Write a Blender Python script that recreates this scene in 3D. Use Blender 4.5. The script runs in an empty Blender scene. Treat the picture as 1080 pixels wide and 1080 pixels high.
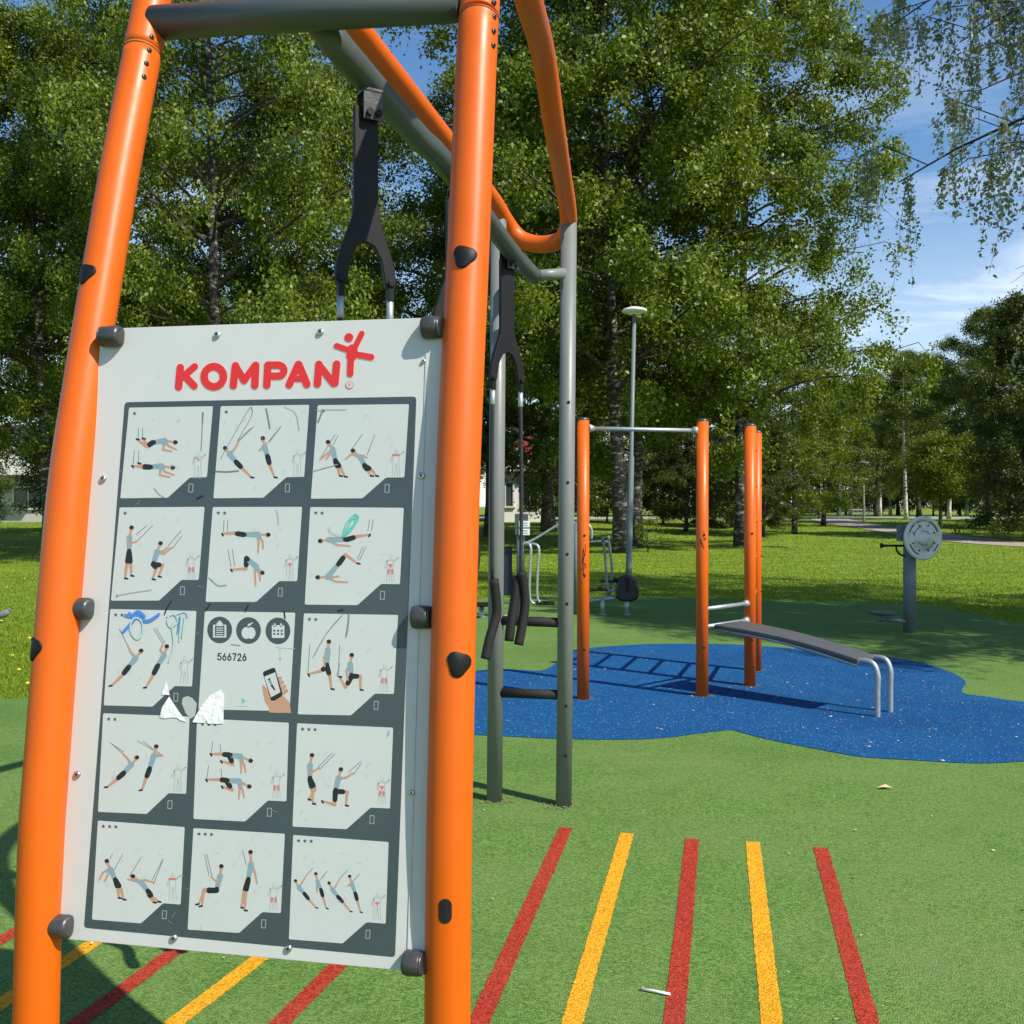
import bpy, math, random
import numpy as np
from mathutils import noise as mnoise
from mathutils import Vector, Matrix
from math import sin, cos, pi, radians as RAD, sqrt, tan, atan2

random.seed(7)
SC = bpy.context.scene
COL = SC.collection
# ------------------------------------------------------------------ camera model
F, CX, HZ, EYE = 1050.0, 540.0, 534.0, 1.6      # focal length, centre and horizon in picture units; eye height in metres


def ray(px, py):
    return Vector(((px - CX) / F, 1.0, (HZ - py) / F))


def P(px, py, d):
    return Vector((0, 0, EYE)) + ray(px, py) * d


def rise(d):                                     # gentle rise of the park lawn towards the road
    t = min(1.0, max(0.0, (d - 20.0) / 55.0))
    return 0.80 * t * t * (3 - 2 * t)


def G(px, py, z=0.0):
    d = (EYE - z) * F / (py - HZ)
    return Vector(((px - CX) / F * d, d, z))


# ------------------------------------------------------------------ materials
MATS = {}


def mat(name, col, rough=0.5, metal=0.0, spec=0.5, noise=None, bump=None, coat=0.0):
    """noise=(scale, amount) mottles the colour and gloss; bump=(scale, strength)."""
    if name in MATS:
        return MATS[name]
    m = bpy.data.materials.new(name)
    m.use_nodes = True
    nt = m.node_tree
    b = nt.nodes['Principled BSDF']
    b.inputs['Base Color'].default_value = (*col, 1)
    b.inputs['Roughness'].default_value = rough
    b.inputs['Metallic'].default_value = metal
    b.inputs['Specular IOR Level'].default_value = spec
    b.inputs['Coat Weight'].default_value = coat
    b.inputs['Coat Roughness'].default_value = 0.12
    tc = nt.nodes.new('ShaderNodeTexCoord')
    if noise:
        n = nt.nodes.new('ShaderNodeTexNoise')
        n.inputs['Scale'].default_value = noise[0]
        n.inputs['Detail'].default_value = 6
        n.inputs['Roughness'].default_value = 0.65
        nt.links.new(tc.outputs['Object'], n.inputs['Vector'])
        mx = nt.nodes.new('ShaderNodeMix')
        mx.data_type = 'RGBA'
        a = noise[1]
        mx.inputs[6].default_value = (*[c * (1 - a) for c in col], 1)
        mx.inputs[7].default_value = (*[min(1, c * (1 + a)) for c in col], 1)
        nt.links.new(n.outputs['Fac'], mx.inputs[0])
        nt.links.new(mx.outputs[2], b.inputs['Base Color'])
        mr = nt.nodes.new('ShaderNodeMapRange')
        mr.inputs['To Min'].default_value = max(0.02, rough - 0.12)
        mr.inputs['To Max'].default_value = min(1, rough + 0.15)
        nt.links.new(n.outputs['Fac'], mr.inputs['Value'])
        nt.links.new(mr.outputs[0], b.inputs['Roughness'])
    if bump:
        n2 = nt.nodes.new('ShaderNodeTexNoise')
        n2.inputs['Scale'].default_value = bump[0]
        n2.inputs['Detail'].default_value = 4
        nt.links.new(tc.outputs['Object'], n2.inputs['Vector'])
        bp = nt.nodes.new('ShaderNodeBump')
        bp.inputs['Strength'].default_value = bump[1]
        bp.inputs['Distance'].default_value = 0.01
        nt.links.new(n2.outputs['Fac'], bp.inputs['Height'])
        nt.links.new(bp.outputs[0], b.inputs['Normal'])
    MATS[name] = m
    return m


def rubber(name, c1, c2, dirt=(0.1, 0.09, 0.06), dirt_amt=0.25, fleck=None):
    """poured granule surfacing: every granule its own tint, a pebbly bump, broad faint wear."""
    m = bpy.data.materials.new(name)
    m.use_nodes = True
    nt = m.node_tree
    L = nt.links.new
    b = nt.nodes['Principled BSDF']
    b.inputs['Roughness'].default_value = 0.85
    b.inputs['Specular IOR Level'].default_value = 0.18
    tc = nt.nodes.new('ShaderNodeTexCoord')
    v = nt.nodes.new('ShaderNodeTexVoronoi')
    v.inputs['Scale'].default_value = 150
    L(tc.outputs['Object'], v.inputs['Vector'])
    sep = nt.nodes.new('ShaderNodeSeparateColor')
    L(v.outputs['Color'], sep.inputs[0])
    mx = nt.nodes.new('ShaderNodeMix'); mx.data_type = 'RGBA'
    mx.inputs[6].default_value = (*c1, 1); mx.inputs[7].default_value = (*c2, 1)
    L(sep.outputs[0], mx.inputs[0])
    n = nt.nodes.new('ShaderNodeTexNoise')
    n.inputs['Scale'].default_value = 0.9; n.inputs['Detail'].default_value = 8; n.inputs['Roughness'].default_value = 0.68
    L(tc.outputs['Object'], n.inputs['Vector'])
    rp = nt.nodes.new('ShaderNodeMapRange')
    rp.inputs['From Min'].default_value = 0.45; rp.inputs['From Max'].default_value = 0.75
    rp.inputs['To Max'].default_value = dirt_amt
    L(n.outputs['Fac'], rp.inputs['Value'])
    m2 = nt.nodes.new('ShaderNodeMix'); m2.data_type = 'RGBA'
    m2.inputs[7].default_value = (*dirt, 1)
    L(rp.outputs[0], m2.inputs[0]); L(mx.outputs[2], m2.inputs[6])
    n4 = nt.nodes.new('ShaderNodeTexNoise')        # darker trodden patches and stains
    n4.inputs['Scale'].default_value = 0.42; n4.inputs['Detail'].default_value = 10; n4.inputs['Roughness'].default_value = 0.72; n4.inputs['Distortion'].default_value = 0.8
    L(tc.outputs['Object'], n4.inputs['Vector'])
    r4 = nt.nodes.new('ShaderNodeMapRange')
    r4.inputs['From Min'].default_value = 0.50; r4.inputs['From Max'].default_value = 0.74; r4.inputs['To Max'].default_value = 0.55
    L(n4.outputs['Fac'], r4.inputs['Value'])
    m4 = nt.nodes.new('ShaderNodeMix'); m4.data_type = 'RGBA'
    m4.inputs[7].default_value = (*[c * .95 for c in c1], 1)
    L(r4.outputs[0], m4.inputs[0]); L(m2.outputs[2], m4.inputs[6])
    last = m4
    if fleck:                                     # stray granules of another colour
        gt = nt.nodes.new('ShaderNodeMath'); gt.operation = 'GREATER_THAN'; gt.inputs[1].default_value = 1 - fleck[1]
        L(sep.outputs[1], gt.inputs[0])
        m3 = nt.nodes.new('ShaderNodeMix'); m3.data_type = 'RGBA'
        m3.inputs[7].default_value = (*fleck[0], 1)
        L(gt.outputs[0], m3.inputs[0]); L(last.outputs[2], m3.inputs[6])
        last = m3
    L(last.outputs[2], b.inputs['Base Color'])
    bp = nt.nodes.new('ShaderNodeBump'); bp.inputs['Strength'].default_value = 0.8; bp.inputs['Distance'].default_value = 0.005
    L(v.outputs['Distance'], bp.inputs['Height']); bp.invert = True
    n3 = nt.nodes.new('ShaderNodeTexNoise'); n3.inputs['Scale'].default_value = 2.2; n3.inputs['Detail'].default_value = 3
    L(tc.outputs['Object'], n3.inputs['Vector'])
    b2 = nt.nodes.new('ShaderNodeBump'); b2.inputs['Strength'].default_value = 0.35; b2.inputs['Distance'].default_value = 0.03
    L(n3.outputs['Fac'], b2.inputs['Height']); L(bp.outputs[0], b2.inputs['Normal'])
    L(b2.outputs[0], b.inputs['Normal'])
    return m


def leaf_mat(name, dark, light, trans=0.38, gloss=0.35):
    m = bpy.data.materials.new(name)
    m.use_nodes = True
    nt = m.node_tree; L = nt.links.new
    b = nt.nodes['Principled BSDF']
    b.inputs['Roughness'].default_value = gloss + .08
    b.inputs['Specular IOR Level'].default_value = 0.32
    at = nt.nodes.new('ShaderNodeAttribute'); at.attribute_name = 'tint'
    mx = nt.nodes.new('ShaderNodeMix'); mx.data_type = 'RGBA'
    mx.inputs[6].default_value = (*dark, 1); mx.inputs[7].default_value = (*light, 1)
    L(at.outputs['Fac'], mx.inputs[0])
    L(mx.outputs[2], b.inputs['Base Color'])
    tr = nt.nodes.new('ShaderNodeBsdfTranslucent')
    hs = nt.nodes.new('ShaderNodeHueSaturation')
    hs.inputs['Hue'].default_value = 0.485; hs.inputs['Saturation'].default_value = 1.15; hs.inputs['Value'].default_value = 1.3
    L(mx.outputs[2], hs.inputs['Color']); L(hs.outputs[0], tr.inputs['Color'])
    sh = nt.nodes.new('ShaderNodeMixShader'); sh.inputs[0].default_value = trans
    L(b.outputs[0], sh.inputs[1]); L(tr.outputs[0], sh.inputs[2])
    L(sh.outputs[0], nt.nodes['Material Output'].inputs['Surface'])
    return m


def bark_mat(name, light, dark, thresh):
    m = bpy.data.materials.new(name)
    m.use_nodes = True
    nt = m.node_tree; L = nt.links.new
    b = nt.nodes['Principled BSDF']; b.inputs['Roughness'].default_value = 0.85
    tc = nt.nodes.new('ShaderNodeTexCoord')
    mp = nt.nodes.new('ShaderNodeMapping'); mp.inputs['Scale'].default_value = (1.5, 1.5, 5)
    L(tc.outputs['Object'], mp.inputs['Vector'])
    n = nt.nodes.new('ShaderNodeTexNoise'); n.inputs['Scale'].default_value = 2.2; n.inputs['Detail'].default_value = 7
    n.inputs['Roughness'].default_value = 0.75
    L(mp.outputs[0], n.inputs['Vector'])
    cr = nt.nodes.new('ShaderNodeValToRGB')
    cr.color_ramp.elements[0].position = thresh - 0.05; cr.color_ramp.elements[0].color = (*dark, 1)
    cr.color_ramp.elements[1].position = thresh + 0.05; cr.color_ramp.elements[1].color = (*light, 1)
    L(n.outputs['Fac'], cr.inputs[0]); L(cr.outputs[0], b.inputs['Base Color'])
    bp = nt.nodes.new('ShaderNodeBump'); bp.inputs['Strength'].default_value = 0.7; bp.inputs['Distance'].default_value = 0.03
    L(n.outputs['Fac'], bp.inputs['Height']); L(bp.outputs[0], b.inputs['Normal'])
    return m


def lawn_mat():
    m = bpy.data.materials.new('lawn_grass')
    m.use_nodes = True
    nt = m.node_tree; L = nt.links.new
    b = nt.nodes['Principled BSDF']; b.inputs['Roughness'].default_value = 0.8; b.inputs['Specular IOR Level'].default_value = 0.25
    tc = nt.nodes.new('ShaderNodeTexCoord')
    n = nt.nodes.new('ShaderNodeTexNoise'); n.inputs['Scale'].default_value = 0.35; n.inputs['Detail'].default_value = 9
    n.inputs['Roughness'].default_value = 0.72
    L(tc.outputs['Object'], n.inputs['Vector'])
    cr = nt.nodes.new('ShaderNodeValToRGB')
    e = cr.color_ramp.elements
    e[0].position = 0.3; e[0].color = (0.095, 0.165, 0.010, 1)
    e[1].position = 0.72; e[1].color = (0.20, 0.29, 0.020, 1)
    L(n.outputs['Fac'], cr.inputs[0])
    mp = nt.nodes.new('ShaderNodeMapping'); mp.inputs['Rotation'].default_value = (0, 0, RAD(62)); mp.inputs['Scale'].default_value = (0.55, 0.55, 1)
    L(tc.outputs['Object'], mp.inputs['Vector'])
    w = nt.nodes.new('ShaderNodeTexWave'); w.inputs['Scale'].default_value = 0.55; w.inputs['Distortion'].default_value = 2.5
    w.inputs['Detail'].default_value = 3; w.inputs['Detail Scale'].default_value = 0.8
    L(mp.outputs[0], w.inputs['Vector'])
    r2 = nt.nodes.new('ShaderNodeMapRange'); r2.inputs['From Min'].default_value = 0.72; r2.inputs['To Max'].default_value = 0.5
    L(w.outputs['Fac'], r2.inputs['Value'])
    mx = nt.nodes.new('ShaderNodeMix'); mx.data_type = 'RGBA'
    mx.inputs[7].default_value = (0.25, 0.32, 0.05, 1)          # paler swaths of cut grass
    L(r2.outputs[0], mx.inputs[0]); L(cr.outputs[0], mx.inputs[6]); L(mx.outputs[2], b.inputs['Base Color'])
    n2 = nt.nodes.new('ShaderNodeTexNoise'); n2.inputs['Scale'].default_value = 22; n2.inputs['Detail'].default_value = 5
    L(tc.outputs['Object'], n2.inputs['Vector'])
    bp = nt.nodes.new('ShaderNodeBump'); bp.inputs['Strength'].default_value = 0.9; bp.inputs['Distance'].default_value = 0.06
    L(n2.outputs['Fac'], bp.inputs['Height']); L(bp.outputs[0], b.inputs['Normal'])
    return m


ORANGE = mat('orange_paint', (0.64, 0.108, 0.002), 0.40, spec=0.4, noise=(9, 0.07))
SHGREY = mat('shaded_grey_paint', (0.068, 0.080, 0.078), 0.42, noise=(14, 0.10))  # rig grey darkened: the long beam's underside shade is put into the colour
def add_wear(m, col, scale, lo):
    """scuffs and chips: small irregular marks of another colour over the paint"""
    nt = m.node_tree; L = nt.links.new; b = nt.nodes['Principled BSDF']
    src = b.inputs['Base Color'].links[0].from_socket
    tc = nt.nodes.new('ShaderNodeTexCoord'); mp = nt.nodes.new('ShaderNodeMapping'); mp.inputs['Scale'].default_value = (1, 1, .45)
    L(tc.outputs['Object'], mp.inputs['Vector'])
    n = nt.nodes.new('ShaderNodeTexNoise'); n.inputs['Scale'].default_value = scale; n.inputs['Detail'].default_value = 9; n.inputs['Roughness'].default_value = .7
    L(mp.outputs[0], n.inputs['Vector'])
    r = nt.nodes.new('ShaderNodeMapRange'); r.inputs['From Min'].default_value = lo; r.inputs['From Max'].default_value = lo + .05; r.inputs['To Max'].default_value = .6
    L(n.outputs['Fac'], r.inputs['Value'])
    mx = nt.nodes.new('ShaderNodeMix'); mx.data_type = 'RGBA'; mx.inputs[7].default_value = (*col, 1)
    L(r.outputs[0], mx.inputs[0]); L(src, mx.inputs[6]); L(mx.outputs[2], b.inputs['Base Color'])


add_wear(ORANGE, (0.36, 0.09, 0.015), 22, .715)
add_wear(SHGREY, (0.16, 0.16, 0.15), 20, .70)
LITGREY = mat('sunlit_grey_paint', (0.170, 0.186, 0.182), 0.42, noise=(14, 0.10))  # same rig grey, paler copy with the sunlight on the rear posts painted in
DGREY = mat('dark_grey_paint', (0.060, 0.075, 0.075), 0.45, noise=(14, 0.10))
GALV = mat('galvanised_steel', (0.39, 0.43, 0.44), 0.45, metal=0.6, noise=(25, 0.22))
MACH = mat('machine_grey', (0.13, 0.165, 0.175), 0.5, noise=(14, 0.15))
STEEL = mat('steel', (0.62, 0.62, 0.60), 0.28, metal=1.0, noise=(30, 0.1))
CASTGR = mat('cast_grey', (0.062, 0.064, 0.066), 0.34, metal=0.3, noise=(40, 0.3), bump=(90, 0.1))
BLACKP = mat('black_plastic', (0.009, 0.0095, 0.010), 0.5, spec=0.22, noise=(30, 0.2))
YOKE = mat('yoke_plate', (0.009, 0.0095, 0.011), 0.5, spec=0.25, noise=(12, 0.2))
GRIP = mat('black_rubber_grip', (0.018, 0.018, 0.0185), 0.65, spec=0.25, noise=(60, 0.25), bump=(250, 0.25))
ROPE = mat('black_rope', (0.02, 0.02, 0.022), 0.7, bump=(160, 0.6))
HOLE = mat('dark_hole', (0.006, 0.006, 0.006), 0.9)
PANEL = mat('white_panel', (0.545, 0.560, 0.550), 0.30, noise=(7, 0.05), coat=0.1)
FIELD = mat('print_slate', (0.050, 0.072, 0.080), 0.30, noise=(9, 0.16))
CARD = mat('print_white', (0.51, 0.545, 0.535), 0.28, noise=(11, 0.05))
LOGO = mat('print_red', (0.62, 0.028, 0.022), 0.35)
HALO = mat('print_pink', (0.72, 0.52, 0.50), 0.35)
SKIN = mat('print_skin', (0.46, 0.26, 0.17), 0.35)
SHIRT = mat('print_shirt', (0.21, 0.32, 0.37), 0.35)
SHORTS = mat('print_black', (0.012, 0.014, 0.017), 0.35)
LINE = mat('print_line', (0.16, 0.18, 0.19), 0.35)
FAINT = mat('print_faint', (0.32, 0.36, 0.36), 0.35)
MUSCLE = mat('print_muscle', (0.60, 0.16, 0.14), 0.35)
TEAL = mat('marker_teal', (0.10, 0.50, 0.44), 0.45)
TEALF = mat('marker_teal_faint', (0.38, 0.60, 0.58), 0.45)
BLUEM = mat('marker_blue', (0.06, 0.22, 0.62), 0.45)
PAPER = mat('torn_paper', (0.80, 0.81, 0.80), 0.7, bump=(60, 0.4))
SCUFF = mat('panel_scuff', (0.40, 0.44, 0.44), 0.5)
BENCH = mat('bench_top', (0.075, 0.080, 0.085), 0.5, noise=(15, 0.2), bump=(120, 0.15))
DISC = mat('steel_disc', (0.60, 0.61, 0.58), 0.42, metal=0.15, noise=(12, 0.3))
LAMPW = mat('lamp_white', (0.72, 0.74, 0.74), 0.4)


# ------------------------------------------------------------------ mesh builder (world coordinates)
def catmull(pts, n=8):
    pts = [Vector(p) for p in pts]
    if len(pts) < 3:
        return pts
    e = [pts[0] * 2 - pts[1]] + pts + [pts[-1] * 2 - pts[-2]]
    out = []
    for i in range(1, len(e) - 2):
        a, b, c, d = e[i - 1], e[i], e[i + 1], e[i + 2]
        for k in range(n):
            t = k / n
            out.append(0.5 * ((2 * b) + (c - a) * t + (2 * a - 5 * b + 4 * c - d) * t * t + (3 * b - a - 3 * c + d) * t ** 3))
    out.append(pts[-1])
    return out


class MB:
    def __init__(s):
        s.v, s.f, s.m, s.sm = [], [], [], []

    def add(s, verts, faces, mi=0, smooth=False):
        o = len(s.v)
        s.v += [tuple(v) for v in verts]
        for f in faces:
            s.f.append([i + o for i in f]); s.m.append(mi); s.sm.append(smooth)

    def tube(s, pts, r, seg=16, mi=0, cap=True, squash=None):
        pts = [Vector(p) for p in pts]
        n = len(pts)
        rs = r if isinstance(r, (list, tuple)) else [r] * n
        if len(rs) == 2 and n != 2:
            rs = [rs[0] + (rs[1] - rs[0]) * i / (n - 1) for i in range(n)]
        up = None
        vs = []
        for i in range(n):
            t = (pts[min(i + 1, n - 1)] - pts[max(i - 1, 0)])
            if t.length < 1e-9:
                t = Vector((0, 0, 1))
            t.normalize()
            if up is None:
                up = Vector((0, 0, 1)) if abs(t.z) < 0.9 else Vector((0, 1, 0))
            a = up.cross(t)
            if a.length < 1e-6:
                a = Vector((1, 0, 0)).cross(t)
            a.normalize(); b = t.cross(a); up = b
            for k in range(seg):
                an = 2 * pi * k / seg
                vs.append(pts[i] + a * (cos(an) * rs[i]) + b * (sin(an) * rs[i]))
        fs = []
        for i in range(n - 1):
            for k in range(seg):
                k2 = (k + 1) % seg
                fs.append((i * seg + k, i * seg + k2, (i + 1) * seg + k2, (i + 1) * seg + k))
        s.add(vs, fs, mi, True)
        if cap:
            o = len(s.v) - len(vs)
            s.f.append([o + k for k in range(seg - 1, -1, -1)]); s.m.append(mi); s.sm.append(False)
            s.f.append([o + (n - 1) * seg + k for k in range(seg)]); s.m.append(mi); s.sm.append(False)

    def lathe(s, o, ax, prof, seg=20, mi=0, smooth=True):
        """prof: (distance along ax, radius)"""
        o = Vector(o); ax = Vector(ax).normalized()
        a = ax.cross(Vector((0, 0, 1)) if abs(ax.z) < 0.9 else Vector((0, 1, 0))).normalized(); b = ax.cross(a)
        vs = []
        for (h, r) in prof:
            for k in range(seg):
                an = 2 * pi * k / seg
                vs.append(o + ax * h + a * (cos(an) * r) + b * (sin(an) * r))
        n = len(prof)
        fs = [(i * seg + k, i * seg + (k + 1) % seg, (i + 1) * seg + (k + 1) % seg, (i + 1) * seg + k) for i in range(n - 1) for k in range(seg)]
        s.add(vs, fs, mi, smooth)
        q = len(s.v) - len(vs)
        s.f.append([q + k for k in range(seg - 1, -1, -1)]); s.m.append(mi); s.sm.append(False)
        s.f.append([q + (n - 1) * seg + k for k in range(seg)]); s.m.append(mi); s.sm.append(False)

    def box(s, c, size, M=None, mi=0):
        c = Vector(c); h = Vector(size) / 2
        vs = []
        for z in (-1, 1):
            for y in (-1, 1):
                for x in (-1, 1):
                    p = Vector((x * h.x, y * h.y, z * h.z))
                    vs.append(c + (M @ p if M else p))
        s.add(vs, [(0, 2, 3, 1), (4, 5, 7, 6), (0, 1, 5, 4), (2, 6, 7, 3), (0, 4, 6, 2), (1, 3, 7, 5)], mi)

    def prism(s, poly, thick, mi=0):
        """poly: list of 3-D points in one plane; thick: vector"""
        t = Vector(thick); n = len(poly)
        vs = [Vector(p) for p in poly] + [Vector(p) + t for p in poly]
        fs = [list(range(n - 1, -1, -1)), [n + i for i in range(n)]]
        fs += [(i, (i + 1) % n, n + (i + 1) % n, n + i) for i in range(n)]
        s.add(vs, fs, mi)

    def build(s, name, mats, parent=None, origin=None, bevel=0.0, kind=None):
        me = bpy.data.meshes.new(name)
        org = Vector(origin) if origin is not None else (parent.get('_org') and Vector(parent['_org']) or Vector((0, 0, 0))) if parent is not None else Vector((0, 0, 0))
        me.from_pydata([tuple(Vector(v) - org) for v in s.v], [], s.f)
        for mm in (mats if isinstance(mats, (list, tuple)) else [mats]):
            me.materials.append(mm)
        me.polygons.foreach_set('material_index', s.m)
        me.polygons.foreach_set('use_smooth', s.sm)
        me.update()
        ob = bpy.data.objects.new(name, me)
        COL.objects.link(ob)
        if parent is not None:
            ob.parent = parent
            if parent.type == 'MESH':                       # a sub-part: its parent part shares the thing's origin
                pass
        else:
            ob.location = org
        if bevel:
            bv = ob.modifiers.new('bevel', 'BEVEL'); bv.width = bevel; bv.segments = 2; bv.limit_method = 'ANGLE'; bv.angle_limit = RAD(50)
        if kind:
            ob['kind'] = kind
        if parent is not None and parent.get('_org'):
            ob['_org'] = parent['_org']
        elif origin is not None:
            ob['_org'] = list(org)
        return ob


def thing(name, label, cat, loc, group=None):
    o = bpy.data.objects.new(name, None)
    o.empty_display_size = 0.2
    COL.objects.link(o)
    o.location = loc
    o['_org'] = list(loc)
    o['label'] = label; o['category'] = cat
    if group:
        o['group'] = group
    return o


def tag(o, label, cat, group=None):
    o['label'] = label; o['category'] = cat
    if group:
        o['group'] = group
    return o


def copy_tree(o, parent=None):
    c = o.copy(); COL.objects.link(c)
    if parent is not None:
        c.parent = parent
    for ch in list(o.children):
        copy_tree(ch, c)
    return c


# ------------------------------------------------------------------ sky and sun
AZ, EL = math.atan2(0.777, -0.63), RAD(47)
w = bpy.data.worlds.new('World'); SC.world = w; w.use_nodes = True
nt = w.node_tree; L = nt.links.new
bg = nt.nodes['Background']; bg.inputs['Strength'].default_value = 0.11
sky = nt.nodes.new('ShaderNodeTexSky'); sky.sky_type = 'NISHITA'; sky.sun_disc = False
sky.sun_elevation = EL; sky.sun_rotation = AZ; sky.air_density = 1.0; sky.dust_density = 0.4; sky.ozone_density = 2.0
tc = nt.nodes.new('ShaderNodeTexCoord')
mp = nt.nodes.new('ShaderNodeMapping'); mp.inputs['Scale'].default_value = (1.6, 1.0, 7.5); mp.inputs['Rotation'].default_value = (0.05, 0.12, 0.3)
L(tc.outputs['Generated'], mp.inputs['Vector'])
n = nt.nodes.new('ShaderNodeTexNoise'); n.inputs['Scale'].default_value = 2.3; n.inputs['Detail'].default_value = 9; n.inputs['Roughness'].default_value = 0.62
n.inputs['Distortion'].default_value = 0.6
L(mp.outputs[0], n.inputs['Vector'])
cr = nt.nodes.new('ShaderNodeMapRange'); cr.inputs['From Min'].default_value = 0.47; cr.inputs['From Max'].default_value = 0.74
cr.inputs['To Max'].default_value = 0.85
L(n.outputs['Fac'], cr.inputs['Value'])
sx = nt.nodes.new('ShaderNodeSeparateXYZ'); L(tc.outputs['Generated'], sx.inputs[0])
lowr = nt.nodes.new('ShaderNodeMapRange')           # the thin cloud lies low over the park, the sky above is clear
lowr.inputs['From Min'].default_value = 0.44; lowr.inputs['From Max'].default_value = 0.12
L(sx.outputs['Z'], lowr.inputs['Value'])
mu = nt.nodes.new('ShaderNodeMath'); mu.operation = 'MULTIPLY'
L(cr.outputs[0], mu.inputs[0]); L(lowr.outputs[0], mu.inputs[1])
hz_ = nt.nodes.new('ShaderNodeMapRange'); hz_.inputs['From Min'].default_value = 0.30; hz_.inputs['From Max'].default_value = 0.02; hz_.inputs['To Max'].default_value = 0.5
L(sx.outputs['Z'], hz_.inputs['Value'])
mm_ = nt.nodes.new('ShaderNodeMath'); mm_.operation = 'MAXIMUM'; L(mu.outputs[0], mm_.inputs[0]); L(hz_.outputs[0], mm_.inputs[1]); mu = mm_
mx = nt.nodes.new('ShaderNodeMix'); mx.data_type = 'RGBA'; mx.inputs[7].default_value = (8.4, 9.0, 9.6, 1)
hsv = nt.nodes.new('ShaderNodeHueSaturation'); hsv.inputs['Saturation'].default_value = 1.2; hsv.inputs['Value'].default_value = 1.15
L(sky.outputs[0], hsv.inputs['Color'])
L(mu.outputs[0], mx.inputs[0]); L(hsv.outputs[0], mx.inputs[6]); L(mx.outputs[2], bg.inputs['Color'])

sun = bpy.data.lights.new('sun', 'SUN'); sun.energy = 5.0; sun.angle = RAD(0.5); sun.color = (1.0, 0.93, 0.80)
so = bpy.data.objects.new('sun', sun); COL.objects.link(so)
TOSUN = Vector((sin(AZ) * cos(EL), cos(AZ) * cos(EL), sin(EL)))
so.rotation_euler = TOSUN.to_track_quat('Z', 'Y').to_euler()
so.location = (10, -8, 20)

cam = bpy.data.cameras.new('camera'); cam.sensor_width = 36; cam.lens = 36 * F / 1080; cam.shift_y = -(540 - HZ) / 1080
cam.clip_start = 0.05; cam.clip_end = 3000
co = bpy.data.objects.new('camera', cam); COL.objects.link(co)
co.location = (0, 0, EYE); co.rotation_euler = (RAD(90), 0, 0)
SC.camera = co
SC.view_settings.view_transform = 'Standard'; SC.view_settings.look = 'None'
SC.view_settings.exposure = 0.36; SC.view_settings.gamma = 1.0
SC.cycles.max_bounces = 8; SC.cycles.transparent_max_bounces = 8

# ------------------------------------------------------------------ ground, rubber surfacing, painted stripes
RUB = [(-16, -6), (-16, 5.2), (-7, 7.3), (-4.24, 8.24), (-3.9, 8.7), (-3.6, 10.5), (-2.9, 14), (-1.7, 16.3), (-.57, 17.1), (1.1, 18.0),
       (3.6, 17.1), (6.2, 16.4), (6.8, 15.4), (6.95, 13.2), (7.6, 10), (9.2, 5), (12.5, -6)]


def smooth_closed(poly, n=6):
    p = [Vector((x, y, 0)) for x, y in poly]
    N = len(p); out = []
    for i in range(N):
        a, b, c, d = p[i - 1], p[i], p[(i + 1) % N], p[(i + 2) % N]
        for k in range(n):
            t = k / n
            out.append(0.5 * ((2 * b) + (c - a) * t + (2 * a - 5 * b + 4 * c - d) * t * t + (3 * b - a - 3 * c + d) * t ** 3))
    return out


def sheet(name, pts, z, m, kind='structure'):
    b = MB(); b.add([(p[0], p[1], z) for p in pts], [list(range(len(pts)))])
    return b.build(name, m, kind=kind)


LAWN = lawn_mat()
gb = MB()
ys = [-60, -20, 0, 10, 18, 22, 26, 30, 34, 38, 42, 46, 50, 55, 60, 65, 70, 75, 80, 120, 300, 1500]
xs = [-1500, -300, -100, -40, -15, 0, 15, 40, 100, 300, 1500]
gb.add([(x, y, rise(y)) for y in ys for x in xs], [(j * len(xs) + i, j * len(xs) + i + 1, (j + 1) * len(xs) + i + 1, (j + 1) * len(xs) + i)
       for j in range(len(ys) - 1) for i in range(len(xs) - 1)], smooth=True)
gb.build('lawn', LAWN, kind='structure')

RGREEN = rubber('green_rubber', (0.042, 0.112, 0.019), (0.175, 0.292, 0.068), dirt=(0.185, 0.240, 0.090), dirt_amt=0.55)
RBLUE = rubber('blue_rubber', (0.002, 0.034, 0.130), (0.006, 0.110, 0.31), dirt=(0.012, 0.13, 0.27), dirt_amt=0.35, fleck=((0.30, 0.34, 0.38), 0.012))
RRED = rubber('red_rubber', (0.20, 0.014, 0.008), (0.50, 0.060, 0.030), dirt=(0.28, 0.09, 0.05), dirt_amt=0.25)
RYEL = rubber('yellow_rubber', (0.50, 0.205, 0.004), (0.84, 0.44, 0.025), dirt=(0.5, 0.25, 0.04), dirt_amt=0.25)
rub_s = smooth_closed(RUB, 5)
sheet('rubber_surface', rub_s, 0.004, RGREEN)

BLUEPX = [(452, 776), (500, 776), (585, 780), (655, 781), (702, 779), (733, 775), (769, 771), (780, 773), (811, 781), (867, 792), (911, 799.5),
          (959, 802.5), (1026, 806), (1080, 804), (1150, 797), (1215, 780), (1225, 762), (1170, 748), (1080, 741), (1044, 736), (1015, 731),
          (1018, 719), (996, 707), (952, 696), (885, 688.5), (789, 681), (733, 679.6), (681, 680), (624, 684), (597, 691), (585, 701), (570, 708),
          (533, 706.5), (500, 709), (462, 722), (436, 748)]
blue_s = smooth_closed([(G(x, y).x, G(x, y).y) for x, y in BLUEPX], 5)
sheet('blue_rubber_surface', blue_s, 0.008, RBLUE)

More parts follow.
